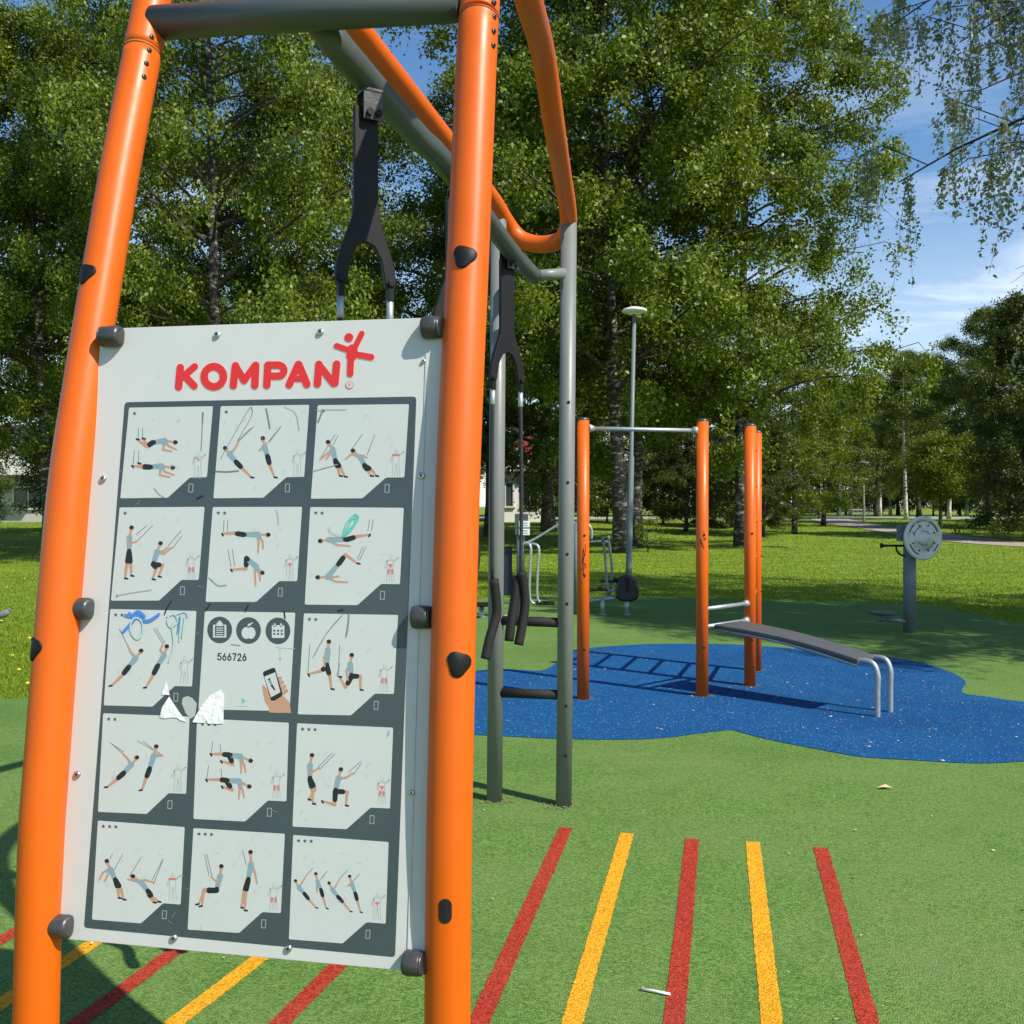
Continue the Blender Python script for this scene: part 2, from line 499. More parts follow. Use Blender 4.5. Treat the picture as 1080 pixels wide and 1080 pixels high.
STR = [('red', (597, 874), (505, 1080), .066), ('yellow', (661.5, 880), (603.5, 1080), .066), ('red', (730, 886), (711, 1080), .066),
       ('yellow', (794, 889), (814, 1080), .066), ('red', (865.5, 895), (916, 1080), .066)]
dirs = []
for cname, a, bpt, wd in STR:
    A, B = G(*a), G(*bpt)
    dd = (B - A).normalized(); dirs.append(dd)
stripes = [(c, G(*a), (G(*b) - G(*a)).normalized(), wd) for c, a, b, wd in STR]
for cname, a, bpt in (('red', (357, 1019), (296, 1080)), ('yellow', (271, 1014), (185, 1080)), ('red', (185, 1004), (83, 1080)), ('yellow', (98, 996), (0, 1061)), ('red', (8, 989), (-90, 1045))):
    A_, B_ = G(*a), G(*bpt); q = (B_ - A_).normalized()      # the row goes on to the left, under the board
    stripes.append((cname, A_ - q * .55, q, .066))
for i, (c, A, dd, wd) in enumerate(stripes):
    nrm = Vector((-dd.y, dd.x, 0)) * wd / 2
    E0 = A; E1 = A + dd * 3.4
    sb = MB(); rr = random.Random(i); N = 170
    lft = [E0 + (E1 - E0) * (j / N) + nrm * (1 + rr.uniform(-.06, .06)) for j in range(N + 1)]
    rgt = [E0 + (E1 - E0) * (j / N) - nrm * (1 + rr.uniform(-.06, .06)) for j in range(N + 1)]
    vs = [(p.x, p.y, 0.0062) for p in lft + rgt]
    sb.add(vs, [(j, N + 1 + j, N + 2 + j, j + 1) for j in range(N)])
    sb.build(c + '_stripe', RRED if c == 'red' else RYEL, kind='structure')

# road and path beyond the lawn
ASPH = mat('pale_asphalt', (0.30, 0.285, 0.27), 0.9, noise=(3, 0.12))
PATHM = mat('path_gravel', (0.33, 0.28, 0.24), 0.9, noise=(2, 0.15))
rb = MB()
for (y0, y1) in ((66, 74),):
    rb.add([(-200, y0, rise(y0) + .01), (200, y0, rise(y0) + .01), (200, y1, rise(y1) + .012), (-200, y1, rise(y1) + .012)], [(0, 1, 2, 3)])
rb.build('road', ASPH, kind='structure')
pth = catmull([(21, 66, 0), (19.4, 58, 0), (19.0, 51, 0), (18.5, 45, 0), (18.2, 41, 0), (18.7, 37, 0), (21.5, 33.5, 0), (28, 30.5, 0), (45, 28, 0)], 10)
pb = MB(); vs = []
for i, p in enumerate(pth):
    t = (pth[min(i + 1, len(pth) - 1)] - pth[max(i - 1, 0)]).normalized()
    nn = Vector((-t.y, t.x, 0)) * 1.25
    for q in (p + nn, p - nn):
        vs.append((q.x, q.y, rise(q.y) + 0.02))
pb.add(vs, [(2 * i, 2 * i + 1, 2 * i + 3, 2 * i + 2) for i in range(len(pth) - 1)])
pb.build('path', PATHM, kind='structure')

# ------------------------------------------------------------------ training rig
TH = RAD(10.5)
AX = Vector((sin(TH), cos(TH), 0)); LX = Vector((cos(TH), -sin(TH), 0)); UP = Vector((0, 0, 1))
R0 = Vector((-0.12539, 2.27, 0))
rl = (71 - CX) / F
WID = (R0.x - rl * R0.y) / (LX.x - rl * LX.y)
L0 = R0 - LX * WID


def on_plane(o, px, py):                            # where the sight line meets the vertical plane through a post, along the rig
    r = (px - CX) / F
    s_ = (r * o.y - o.x) / (AX.x - r * AX.y)
    return P(px, py, o.y + s_ * AX.y)


PR = 0.0508
rig = thing('training_rig', 'tall orange and grey tubular training rig with leaning front posts and narrow grey rear ladder', 'exercise rig', (-0.45, 3.4, 0))
rpts = [on_plane(R0, x, y) for x, y in [(505.2, 20), (502.6, 60), (493.6, 269), (488.3, 380), (482, 540), (474.5, 840), (472, 1060)]]
lpts = [on_plane(L0, x, y) for x, y in [(150.5, 55), (129, 165), (110, 278), (87, 420), (71, 540), (49.5, 800), (43, 900), (38, 1080)]]
for q in (rpts, lpts):
    q.append(Vector((q[-1].x + (q[-1].x - q[-2].x) * .3, q[-1].y - .012, 0.0)))
posts = {}
for key, q in (('R', rpts), ('L', lpts)):
    cpath = catmull(q, 10)
    b = MB(); b.tube(cpath, PR, 40)
    posts[key] = (b.build('front_post', ORANGE, rig), cpath)


def post_at_y(key, py):
    """centre and upward direction of a front post at the height where it is seen at picture line py"""
    cp = posts[key][1]; best = None
    for i, p in enumerate(cp[:-1]):
        y = HZ - (p.z - EYE) / p.y * F
        if best is None or abs(y - py) < best[0]:
            best = (abs(y - py), i)
    i = best[1]; p, q = cp[i], cp[i + 1]
    yp, yq = HZ - (p.z - EYE) / p.y * F, HZ - (q.z - EYE) / max(q.y, .1) * F
    t = (py - yp) / (yq - yp) if abs(yq - yp) > 1e-6 else 0
    return p.lerp(q, t), (p - q).normalized()


def post_surface(key, px, py):
    """point and outward normal on a post tube seen at a picture point"""
    c, t = post_at_y(key, py)
    d = ray(px, py).normalized(); o = Vector((0, 0, EYE))
    w0 = o - c
    dp = d - t * d.dot(t); wp = w0 - t * w0.dot(t)
    A_, B_, C_ = dp.dot(dp), 2 * dp.dot(wp), wp.dot(wp) - PR * PR
    disc = max(0, B_ * B_ - 4 * A_ * C_)
    k = (-B_ - sqrt(disc)) / (2 * A_)
    p = o + d * k
    n_ = (p - c); n_ = (n_ - t * n_.dot(t)).normalized()
    return p, n_, t


# arch: left post top, over, round the rear bend and back to the right post top
apts = [lpts[0], on_plane(L0, 161, 0), P(172, -60, 2.90), P(202, -98, 3.06), P(266, -78, 3.38), P(326, -24, 3.66), P(370, 22, 3.89), P(400, 60, 4.12),
        P(454, 128, 4.61), P(490, 174, 5.0), P(519, 211, 5.33), P(534.5, 236, 5.5), P(548, 251.5, 5.53), P(566, 257.5, 5.5), P(584, 256, 5.44), P(595, 249, 5.38),
        P(599.5, 234, 5.33), P(597.5, 212, 5.15), P(593, 186, 4.9), P(585.5, 140, 4.42), P(573, 58, 3.95), P(557.5, 0, 3.42),
        P(546, -50, 3.18), P(533, -84, 2.95), P(520, -86, 2.74), P(512, -52, 2.62), P(507, -8, 2.545), rpts[0]]
ac = catmull(apts, 8)
b = MB(); b.tube(ac, [PR + (0.046 - PR) * math.exp(-((i / (len(ac) - 1) - .58) / .2) ** 2) for i in range(len(ac))], 36)
arch = b.build('arch', ORANGE, rig)
for key, y0 in (('L', 57), ('R', 22)):              # sleeve seams
    c, t = post_at_y(key, y0)
    b = MB(); b.lathe(c - t * .0015, t, [(0, PR + .0012), (.003, PR + .0012)], 36)
    b.build('seam_ring', DGREY, posts[key][0])
# bolts by the seams
for key, lst in (('L', [(160, 39), (157.5, 53), (154.5, 67), (152, 81)]), ('R', [(521, 3), (521, 18), (520.5, 33), (520, 48)])):
    for (x, y) in lst:
        p, n_, t = post_surface(key, x, y)
        b = MB(); b.lathe(p - n_ * .002, n_, [(0, .0072), (.004, .0072), (.0062, .0052), (.0062, .003)], 14)
        b.lathe(p + n_ * .0042, n_, [(0, .0028), (.0024, .0028)], 6, mi=1)
        b.build('bolt', [CASTGR, HOLE], posts[key][0])
# rounded triangular caps and the oblong hole
for key, x, y in (('L', 90, 288), ('L', 35.5, 684), ('R', 489.5, 270), ('R', 484.5, 700)):
    p, n_, t = post_surface(key, x, y)
    c, _ = post_at_y(key, y)
    side = t.cross(n_).normalized()
    b = MB()
    prof = []
    for k in range(30):
        an = 2 * pi * k / 30
        rr = 0.0265 * (1 + 0.20 * cos(3 * (an - RAD(15))) * 0.75) * 1.02
        prof.append((rr * cos(an), rr * sin(an)))
    vs = []
    for lift, sc_ in ((-.004, 1.0), (.0025, 1.0), (.0042, .88)):
        for (u, v) in prof:
            a_ = u * sc_ / PR
            nn = n_ * cos(a_) + side * sin(a_)
            vs.append(c + (p - c).project(t) + t * v * sc_ + nn * (PR + lift))
    N = 30
    fs = [(i * N + k, i * N + (k + 1) % N, (i + 1) * N + (k + 1) % N, (i + 1) * N + k) for i in range(2) for k in range(N)]
    ctr = c + (p - c).project(t) + n_ * (PR + .0046)
    vs.append(ctr); fs += [(2 * N + k, 2 * N + (k + 1) % N, 3 * N) for k in range(N)]
    b.add(vs, fs, 0, True)
    b.build('end_cap', BLACKP, posts[key][0])
p, n_, t = post_surface('R', 469.5, 961)
c, _ = post_at_y('R', 961); side = t.cross(n_).normalized()
b = MB(); vs = []
for k in range(24):
    an = 2 * pi * k / 24
    u = .0145 * cos(an); v = .0155 * sin(an) + (.011 if sin(an) > 0 else -.011)
    a_ = u / PR
    vs.append(c + (p - c).project(t) + t * v + (n_ * cos(a_) + side * sin(a_)) * (PR + .0010))
vs.append(c + (p - c).project(t) + n_ * (PR + .0012))
b.add(vs, [(k, (k + 1) % 24, 24) for k in range(24)])
b.build('slot_hole', HOLE, posts['R'][0])

# cross beam with end saddles
cb0, cb1 = P(164, 24, 2.80), P(487, 3.5, 2.53)
b = MB(); b.tube([cb0, cb0.lerp(cb1, .5), cb1], .0455, 32)
b.build('cross_beam', DGREY, rig)
b = MB()
lb = catmull([P(331, 16, 2.70), P(371, 66, 2.80), P(438.5, 142, 3.33), P(471.6, 176, 3.66), P(539, 265, 4.80), P(563, 291, 5.2)], 8)
b.tube(lb, .042, 28)
b.lathe(lb[-1] - (lb[-1] - lb[-2]).normalized() * .002, lb[-1] - lb[-2], [(0, .042), (.02, .038), (.034, .024), (.036, .004)], 24)
b.build('long_beam', SHGREY, rig)
rp = [(G(594.5, 850), P(600, 236, 5.316)), (G(521.5, 845), P(526, 226, 5.44))]
rposts = []
for i, (a_, t_) in enumerate(rp):
    b = MB(); b.tube([a_, a_.lerp(t_, .5), t_], .0425, 28)
    rposts.append(b.build('rear_post', LITGREY, rig))
for y in (425, 509, 584, 636, 743, 795):            # bolt holes down the rear post
    d = 5.316; c = rp[0][0].lerp(rp[0][1], (850 - y) / 614.0)
    n_ = Vector((.12, -1, 0)).normalized()
    b = MB(); b.lathe(c + n_ * .0395, n_, [(0, .008), (.0055, .008), (.0065, .006)], 12)
    b.build('bolt', BLACKP, rposts[0])
b = MB(); e0, e1 = P(563, 291, 5.2), rp[0][0].lerp(rp[0][1], (850 - 288) / 614.0)
b.tube([e0, e1], .030, 20); b.build('spreader_bar', LITGREY, rig)
for y in (733, 657):
    A_ = rp[0][0].lerp(rp[0][1], (850 - y) / 614.0); B_ = rp[1][0].lerp(rp[1][1], (845 - y + 2) / 619.0)
    b = MB(); b.tube([A_, A_.lerp(B_, .5), B_], .026, 20); b.build('rung', GRIP, rig)

# ------------------------------------------------------------------ suspension trainers hanging from the long beam


def sus_proto(loc, phi, sc_, label):
    """yoke plate on a bracket, two ropes with bent rubber grips; local frame: e across the plate, n its face normal"""
    loc = Vector(loc)
    root = thing('suspension_trainer', label, 'suspension straps', loc, 'suspension straps hanging from the rig')
    e = Vector((cos(phi), sin(phi), 0)); n_ = Vector((sin(phi), -cos(phi), 0))
    Q = lambda x, z, y=0: loc + (e * x + UP * z + n_ * y) * sc_
    b = MB()
    for yy in (-.034, .030):
        b.prism([Q(-.020, .05, yy), Q(-.020, -.05, yy), Q(.050, -.05, yy), Q(.050, .05, yy)], n_ * .005 * sc_)
    b.box(Q(.015, .052), (.07 * sc_, .075 * sc_, .010 * sc_), Matrix((e, n_, UP)).transposed())
    b.build('bracket', CASTGR, root, bevel=.001)
    b = MB(); b.lathe(Q(0.0, -.028, -.046), n_, [(0, .012 * sc_), (.095 * sc_, .012 * sc_)], 14)
    b.lathe(Q(0.032, -.028, -.046), n_, [(0, .012 * sc_), (.095 * sc_, .012 * sc_)], 14); b.build('pin', BLACKP, root)
    half = [(.044, .0), (.044, -.34), (.050, -.385), (.078, -.46), (.106, -.545), (.112, -.60), (.102, -.622), (.080, -.622), (.070, -.60), (.056, -.525), (.030, -.478), (0, -.466)]
    poly = half + [(-x, z) for x, z in half[-2::-1]]
    b = MB(); b.prism([Q(x, z, -.011) for x, z in poly], n_ * .022 * sc_)
    b.build('yoke_plate', YOKE, root, bevel=.003)
    for sgn in (-1, 1):
        x0 = .091 * sgn
        b = MB(); b.lathe(Q(x0, -.60, -.022), n_, [(0, .013 * sc_), (.044 * sc_, .013 * sc_)], 14)
        b.box(Q(x0, -.635), (.022 * sc_, .030 * sc_, .05 * sc_), Matrix((e, n_, UP)).transposed())
        b.build('shackle', BLACKP, root, bevel=.002)
        b = MB(); b.lathe(Q(x0, -.655), -UP, [(0, .0125 * sc_), (.075 * sc_, .0125 * sc_), (.08 * sc_, .010 * sc_)], 16)
        b.build('ferrule', GALV, root)
        b = MB(); b.tube(catmull([Q(x0, -.70), Q(x0 + .006 * sgn, -1.1), Q(x0 * 1.02, -1.62)], 6), .0095 * sc_, 10)
        rope = b.build('rope', ROPE, root)
        if sgn < 0:
            paths = [[(0, -1.60), (.016, -1.72), (.012, -1.79), (-.030, -1.90), (-.055, -1.99)]]
        else:
            paths = [[(-.005, -1.57), (.016, -1.66), (.020, -1.75), (-.002, -1.86), (-.022, -1.94)], [(-.01, -1.59), (-.02, -1.70), (-.045, -1.82), (-.060, -1.92)]]
        for pi_, pp in enumerate(paths):
            b = MB(); cc = catmull([Q(x0 + x, z, -.03 * pi_ + .01) for x, z in pp], 6)
            b.tube(cc, .024 * sc_, 16)
            b.build('grip', GRIP, root)
    return root


def beam_at(px):
    best = min(lb, key=lambda p: abs((p.x / p.y * F + CX) - px)); return best


bm = beam_at(386)
sus_proto(Vector(((385.5 - CX) / F * (bm.y - .02), bm.y - .02, bm.z - .085)), RAD(30), 0.84, 'black suspension strap with forked yoke plate seen above the white instruction board')
bm = beam_at(484)
sus_proto(Vector(((479 - CX) / F * bm.y, bm.y, bm.z - .085)), RAD(30), 0.78, 'suspension strap mostly hidden behind the orange right front post of the rig')
bm = beam_at(548)
sus_proto(Vector(((534.5 - CX) / F * 4.85, 4.85, P(537, 274, 4.85).z)), RAD(40), 0.97, 'suspension strap at the rear of the rig with black bent grips hanging beside grey ladder')

# ------------------------------------------------------------------ instruction board
SLOPE, S0 = 0.118, -0.024


def B(px, py, lift=0.0):
    """point of the board's front plane seen at a picture point, lifted off it towards the viewer by lift metres"""
    d = ray(px, py); o = Vector((0, 0, EYE))
    n_ = (AX - UP * SLOPE)
    # s(p) - SLOPE*(z-1.25) - S0 = 0
    f0 = (o - R0).dot(AX) - SLOPE * (o.z - 1.25) - S0
    k = -f0 / (d.dot(AX) - SLOPE * d.z)
    return o + d * k - BN * lift


BN = (AX - UP * SLOPE).normalized()
BUP = (UP + AX * SLOPE).normalized()
board = thing('instruction_board', 'white exercise instruction board with red lettering clamped between the leaning orange posts', 'sign', (B(255, 1005).x, B(255, 1005).y, B(255, 1005).z))
TL, TR, BR, BL = B(111, 346.5), B(465, 334.5), B(446.5, 1026), B(64.5, 990)
TR = TR + LX * .006; BR = BR + LX * .006; TL = TL - LX * .012; BL = BL - LX * .012


def bquad_round(c4, r, n=6):
    out = []
    for i in range(4):
        p, a, c = c4[i], c4[i - 1], c4[(i + 1) % 4]
        u, v = (a - p).normalized(), (c - p).normalized()
        for k in range(n + 1):
            t = k / n
            out.append((p + u * r).lerp(p, t).lerp(p.lerp(p + v * r, t), t))
    return out


b = MB(); b.prism(bquad_round([TL, TR, BR, BL], .012), BN * .012)
panel = b.build('panel', PANEL, board, bevel=.0012)
LAYER = [0.0008]


def lift():
    LAYER[0] += 0.000005
    return LAYER[0]


def flat(mb, pts, mi, z=None):
    z = lift() if z is None else z
    q = [B(x, y, z) for x, y in pts]
    mb.add(q, [list(range(len(q)))], mi)


def cap(mb, p, q, r1, r2, mi, z=None):
    """tapered stroke with round ends, in picture units on the board"""
    z = lift() if z is None else z
    dx, dy = q[0] - p[0], q[1] - p[1]
    a = atan2(dy, dx); pts = []
    for k in range(9):
        an = a + pi / 2 + pi * k / 8
        pts.append((p[0] + r1 * cos(an), p[1] + r1 * sin(an)))
    for k in range(9):
        an = a - pi / 2 + pi * k / 8
        pts.append((q[0] + r2 * cos(an), q[1] + r2 * sin(an)))
    flat(mb, pts[::-1], mi, z)


def disc(mb, c, r, mi, ry=None, z=None, n=20):
    flat(mb, [(c[0] + r * cos(2 * pi * k / n), c[1] - (ry or r) * sin(2 * pi * k / n)) for k in range(n)], mi, z)


def poly_stroke(mb, pts, r, mi):
    for a, c in zip(pts[:-1], pts[1:]):
        cap(mb, a, c, r, r, mi)


def rounded(c4, r, n=4):
    out = []
    N = len(c4)
    for i in range(N):
        p = Vector((*c4[i], 0)); a = Vector((*c4[i - 1], 0)); c = Vector((*c4[(i + 1) % N], 0))
        u, v = (a - p).normalized(), (c - p).normalized()
        for k in range(n + 1):
            t = k / n
            q = (p + u * r).lerp(p, t).lerp(p.lerp(p + v * r, t), t)
            out.append((q.x, q.y))
    return out


# slate field
b = MB(); flat(b, rounded([(131.6, 424.2), (439.3, 418.2), (416.7, 1009.5), (88.6, 978.4)], 4)[::-1], 0, .0004)
b.build('printed_field', FIELD, board)
# edge moulding strip on the right side of the board
b = MB(); b.prism([B(449, 372, -.0001), B(450.6, 372, .0006), B(431.2, 1015, .0006), B(429.6, 1015, .0006)], -BN * .002); b.build('edge_strip', PANEL, panel)

# the cards: measured corner columns
cols_tl = {  # (row, col): (TL, TR, BL)
    (0, 0): ((136.3, 430), (224.8, 428.5), (127, 525.6)), (0, 1): ((233, 428.5), (326.3, 427), (225.2, 525.6)), (0, 2): ((335.2, 427.4), (431.5, 426.3), (328, 526)),
    (1, 0): ((126.3, 535.2), (216, 534.6), (117.2, 633.5)), (1, 1): ((224.6, 534.8), (318.8, 534.6), (217, 634.8)), (1, 2): ((327.4, 534.8), (426, 535.6), (321.5, 637.6)),
    (2, 0): ((116.4, 642.3), (207.4, 644.4), (109.6, 743.9)), (2, 1): ((216.2, 644.6), (311.6, 646.2), (209.4, 748)), (2, 2): ((320.7, 646.9), (420, 648.6), (314.2, 753.3)),
    (3, 0): ((109.0, 752.2), (200.2, 755.8), (103.5, 856.2)), (3, 1): ((208, 757.6), (304.8, 762.2), (204.2, 863.6)), (3, 2): ((313.5, 762.8), (414.8, 767.4), (308.6, 871.7)),
    (4, 0): ((103.4, 865.3), (195, 872.2), (97.2, 969.7)), (4, 1): ((204.2, 873.3), (300.6, 879.3), (198, 980.3)), (4, 2): ((309.3, 880.5), (410, 888), (304.8, 990.5)),
}
cards = {}
MATL = [CARD, SKIN, SHIRT, SHORTS, LINE, FAINT, MUSCLE, FIELD, TEAL, BLUEM, PANEL, TEALF, LOGO, HALO, SCUFF]
CARDI, SKI, SHI, SHO, LIN, FAI, MUS, FIE, TEA, BLU, PAN, TEF = range(12)
for (r_, c_), (tl, tr, bl) in cols_tl.items():
    br = (tr[0] + bl[0] - tl[0] + (tl[0] - bl[0]) * 0.12, tr[1] + bl[1] - tl[1] + 0.4)
    def lp(u, v, tl=tl, tr=tr, bl=bl, br=br):
        top = (tl[0] + (tr[0] - tl[0]) * u, tl[1] + (tr[1] - tl[1]) * u); bot = (bl[0] + (br[0] - bl[0]) * u, bl[1] + (br[1] - bl[1]) * u)
        return (top[0] + (bot[0] - top[0]) * v, top[1] + (bot[1] - top[1]) * v)
    cards[(r_, c_)] = lp
    b = MB()
    if (r_, c_) == (2, 1):
        q = rounded([lp(0, 0), lp(1, 0), lp(1, 1), lp(0, 1)], 1.6)
    else:
        q = rounded([lp(0, 0), lp(1, 0), lp(1, .78), lp(.80, .78), lp(.56, 1), lp(0, 1)], 1.6)
    flat(b, q[::-1], 0, .0008)
    cards[(r_, c_, 'mesh')] = b.build('exercise_card', CARD, board)


def star(mb, x, y, r, mi):
    pts = []
    for k in range(10):
        an = -pi / 2 + k * pi / 5
        rr = r if k % 2 == 0 else r * .42
        pts.append((x + rr * cos(an), y + rr * sin(an)))
    flat(mb, pts[::-1], mi)


S6 = 170 / 1080.0
ORG = {'A': (110, 420), 'B': (270, 420), 'C': (110, 530), 'D': (270, 530), 'E': (100, 640), 'F': (260, 640), 'G': (90, 745), 'H': (250, 755), 'I': (90, 865), 'J': (250, 880)}
# head, shoulder, hip, legs (knee, foot), arms (elbow, hand), straps (start, end)
FIG = [
    ('A', 0, 0, (472, 296), (405, 285), (325, 298), [((285, 325), (218, 275)), ((292, 318), (258, 270))], [((395, 345), (455, 358)), ((430, 320), (485, 345))], [((228, 270), (230, 200)), ((255, 265), (260, 200))]),
    ('A', 0, 0, (455, 466), (385, 455), (305, 462), [((250, 462), (188, 452)), ((255, 455), (228, 435))], [((372, 515), (440, 530)), ((408, 495), (470, 515))], [((195, 440), (203, 350)), ((228, 430), (233, 350))]),
    ('A', 0, 1, (815, 340), (840, 375), (888, 432), [((930, 475), (985, 530))], [((875, 340), (900, 295))], [((900, 290), (1005, 190)), ((890, 290), (985, 200))]),
    ('B', 0, 1, (48, 275), (58, 325), (80, 395), [((95, 455), (125, 530))], [((25, 350), (75, 300))], [((90, 295), (170, 190)), ((85, 290), (163, 195))]),
    ('B', 0, 2, (487, 300), (515, 345), (535, 425), [((550, 470), (562, 520)), ((570, 470), (595, 525))], [((480, 370), (430, 412)), ((500, 370), (470, 410))], [((430, 410), (530, 245)), ((470, 410), (550, 250))]),
    ('B', 0, 2, (655, 357), (700, 395), (730, 455), [((750, 485), (770, 520)), ((775, 480), (805, 520))], [((640, 375), (600, 410)), ((720, 385), (745, 400))], [((640, 345), (715, 240)), ((745, 380), (797, 245))]),
    ('C', 1, 0, (183, 175), (170, 235), (168, 335), [((150, 430), (140, 508)), ((180, 430), (182, 490))], [((158, 282), (220, 260))], [((215, 215), (285, 155)), ((225, 255), (325, 155))]),
    ('C', 1, 0, (376, 280), (355, 330), (330, 415), [((392, 420), (365, 496)), ((350, 440), (325, 514))], [((400, 345), (450, 305)), ((390, 330), (430, 300))], [((430, 290), (515, 190)), ((455, 310), (520, 225))]),
    ('C', 1, 1, (1094, 217), (1030, 215), (930, 215), [((870, 205), (790, 210))], [((1035, 270), (1030, 340)), ((1062, 260), (1065, 310))], [((800, 195), (803, 120)), ((825, 195), (828, 120))]),
    ('C', 1, 1, (1056, 468), (1020, 430), (955, 375), [((950, 445), (850, 450))], [((1010, 480), (1015, 560)), ((1040, 480), (1045, 525))], [((850, 430), (830, 315)), ((875, 425), (858, 315))]),
    ('D', 1, 2, (437, 258), (490, 250), (610, 248), [((680, 228), (765, 215))], [((540, 285), (630, 292))], [((750, 190), (762, 115)), ((775, 190), (785, 115))]),
    ('D', 1, 2, (420, 502), (480, 500), (560, 405), [((600, 350), (680, 408))], [((530, 530), (615, 535)), ((520, 500), (555, 495))], [((680, 380), (718, 295)), ((695, 385), (738, 295))]),
    ('E', 2, 0, (308, 300), (275, 345), (225, 408), [((180, 465), (115, 528))], [((240, 300), (222, 260))], [((222, 260), (165, 150)), ((218, 255), (174, 160))]),
    ('E', 2, 0, (482, 272), (465, 325), (420, 400), [((385, 470), (345, 540))], [((440, 290), (460, 245))], [((455, 245), (395, 145)), ((470, 240), (412, 145))]),
    ('F', 2, 2, (552, 240), (545, 290), (540, 400), [((500, 430), (415, 452)), ((560, 470), (570, 550))], [((520, 340), (525, 400))], [((412, 445), (425, 255))]),
    ('F', 2, 2, (705, 330), (695, 385), (705, 465), [((665, 540), (622, 468)), ((762, 465), (765, 555))], [((670, 430), (680, 490))], [((615, 465), (625, 255)), ((606, 465), (626, 380))]),
    ('G', 3, 0, (343, 348), (310, 390), (255, 450), [((205, 495), (148, 540))], [((280, 345), (250, 315))], [((250, 315), (165, 240)), ((258, 305), (170, 245))]),
    ('G', 3, 0, (475, 275), (460, 330), (430, 425), [((405, 490), (380, 560))], [((515, 330), (480, 305))], [((460, 295), (350, 230)), ((455, 285), (390, 235))]),
    ('G', 3, 1, (1104, 363), (1040, 335), (965, 325), [((915, 320), (840, 318)), ((990, 390), (910, 365))], [((1045, 390), (1045, 445)), ((1065, 390), (1075, 440))], [((845, 310), (855, 235)), ((912, 330), (905, 255))]),
    ('G', 3, 1, (1095, 535), (1030, 500), (945, 495), [((900, 490), (810, 490)), ((985, 560), (915, 535))], [((1035, 560), (1030, 620)), ((1055, 560), (1065, 610))], [((815, 485), (828, 395)), ((915, 510), (912, 420))]),
    ('H', 3, 2, (502, 270), (490, 330), (490, 425), [((525, 490), (480, 560)), ((505, 500), (510, 588))], [((490, 385), (550, 350))], [((540, 350), (635, 250)), ((555, 360), (655, 255))]),
    ('H', 3, 2, (695, 365), (680, 420), (660, 505), [((655, 595), (570, 570)), ((740, 510), (730, 600))], [((730, 415), (775, 385))], [((750, 375), (830, 305)), ((780, 395), (835, 315))]),
    ('I', 4, 0, (148, 280), (170, 330), (205, 405), [((220, 460), (226, 520)), ((240, 460), (256, 530))], [((120, 350), (95, 400)), ((150, 370), (130, 410))], [((165, 260), (185, 225)), ((190, 340), (252, 230))]),
    ('I', 4, 0, (325, 380), (375, 415), (425, 480), [((450, 515), (490, 545)), ((440, 520), (460, 550))], [((310, 400), (285, 395)), ((400, 400), (455, 415))], [((295, 380), (375, 250)), ((458, 430), (523, 260)), ((450, 400), (520, 262))]),
    ('I', 4, 1, (912, 315), (905, 375), (880, 470), [((795, 465), (782, 575)), ((800, 475), (760, 562))], [((890, 420), (845, 380))], [((830, 370), (800, 230)), ((850, 375), (815, 230))]),
    ('J', 4, 1, (92, 125), (95, 200), (75, 310), [((45, 400), (30, 490)), ((57, 400), (52, 508))], [((120, 250), (135, 330))], [((62, 200), (37, 105))]),
    ('J', 4, 2, (395, 315), (415, 355), (455, 400), [((490, 445), (530, 490))], [((435, 325), (460, 285))], [((460, 280), (510, 225))]),
    ('J', 4, 2, (530, 268), (540, 315), (565, 375), [((580, 430), (600, 495))], [((535, 360), (540, 390))], [((560, 300), (605, 245))]),
    ('J', 4, 2, (620, 330), (640, 370), (680, 420), [((720, 465), (760, 515))], [((660, 350), (685, 305))], [((685, 300), (740, 240))]),
    ('J', 4, 2, (757, 285), (770, 330), (795, 400), [((810, 455), (828, 520))], [((745, 345), (780, 310))], [((785, 305), (825, 260))]),
]
MINI = {  # little front-view figure with the muscles in red: head point and where the red lies
    (0, 0): (209, 478, 'c'), (0, 1): (314, 476, ''), (0, 2): (418, 475, 's'), (1, 0): (202, 585, 't'), (1, 1): (306, 586, 'b'), (1, 2): (412, 587, 'bt'),
    (2, 0): (195, 694, ''), (2, 2): (405.5, 702, 't'), (3, 0): (188, 808, 'n'), (3, 1): (292, 815, 't'), (3, 2): (403, 821, 'tb'),
    (4, 0): (182.5, 922, 's'), (4, 1): (289, 933, 't'), (4, 2): (398, 943, 'b')}
STARS = {(0, 0): 1, (0, 1): 1, (0, 2): 1, (1, 0): 1, (1, 1): 2, (1, 2): 2, (2, 0): 2, (2, 2): 2, (3, 0): 2, (3, 1): 3, (3, 2): 3, (4, 0): 3, (4, 1): 3, (4, 2): 3}
MATL_ = MATL


class Sub(MB):
    pass


draw = {k: MB() for k in STARS}


def put(mb, name, key):
    if mb.f:
        mb.build(name, MATL, cards[(key[0], key[1], 'mesh')])
    LAYER[0] = 0.0009


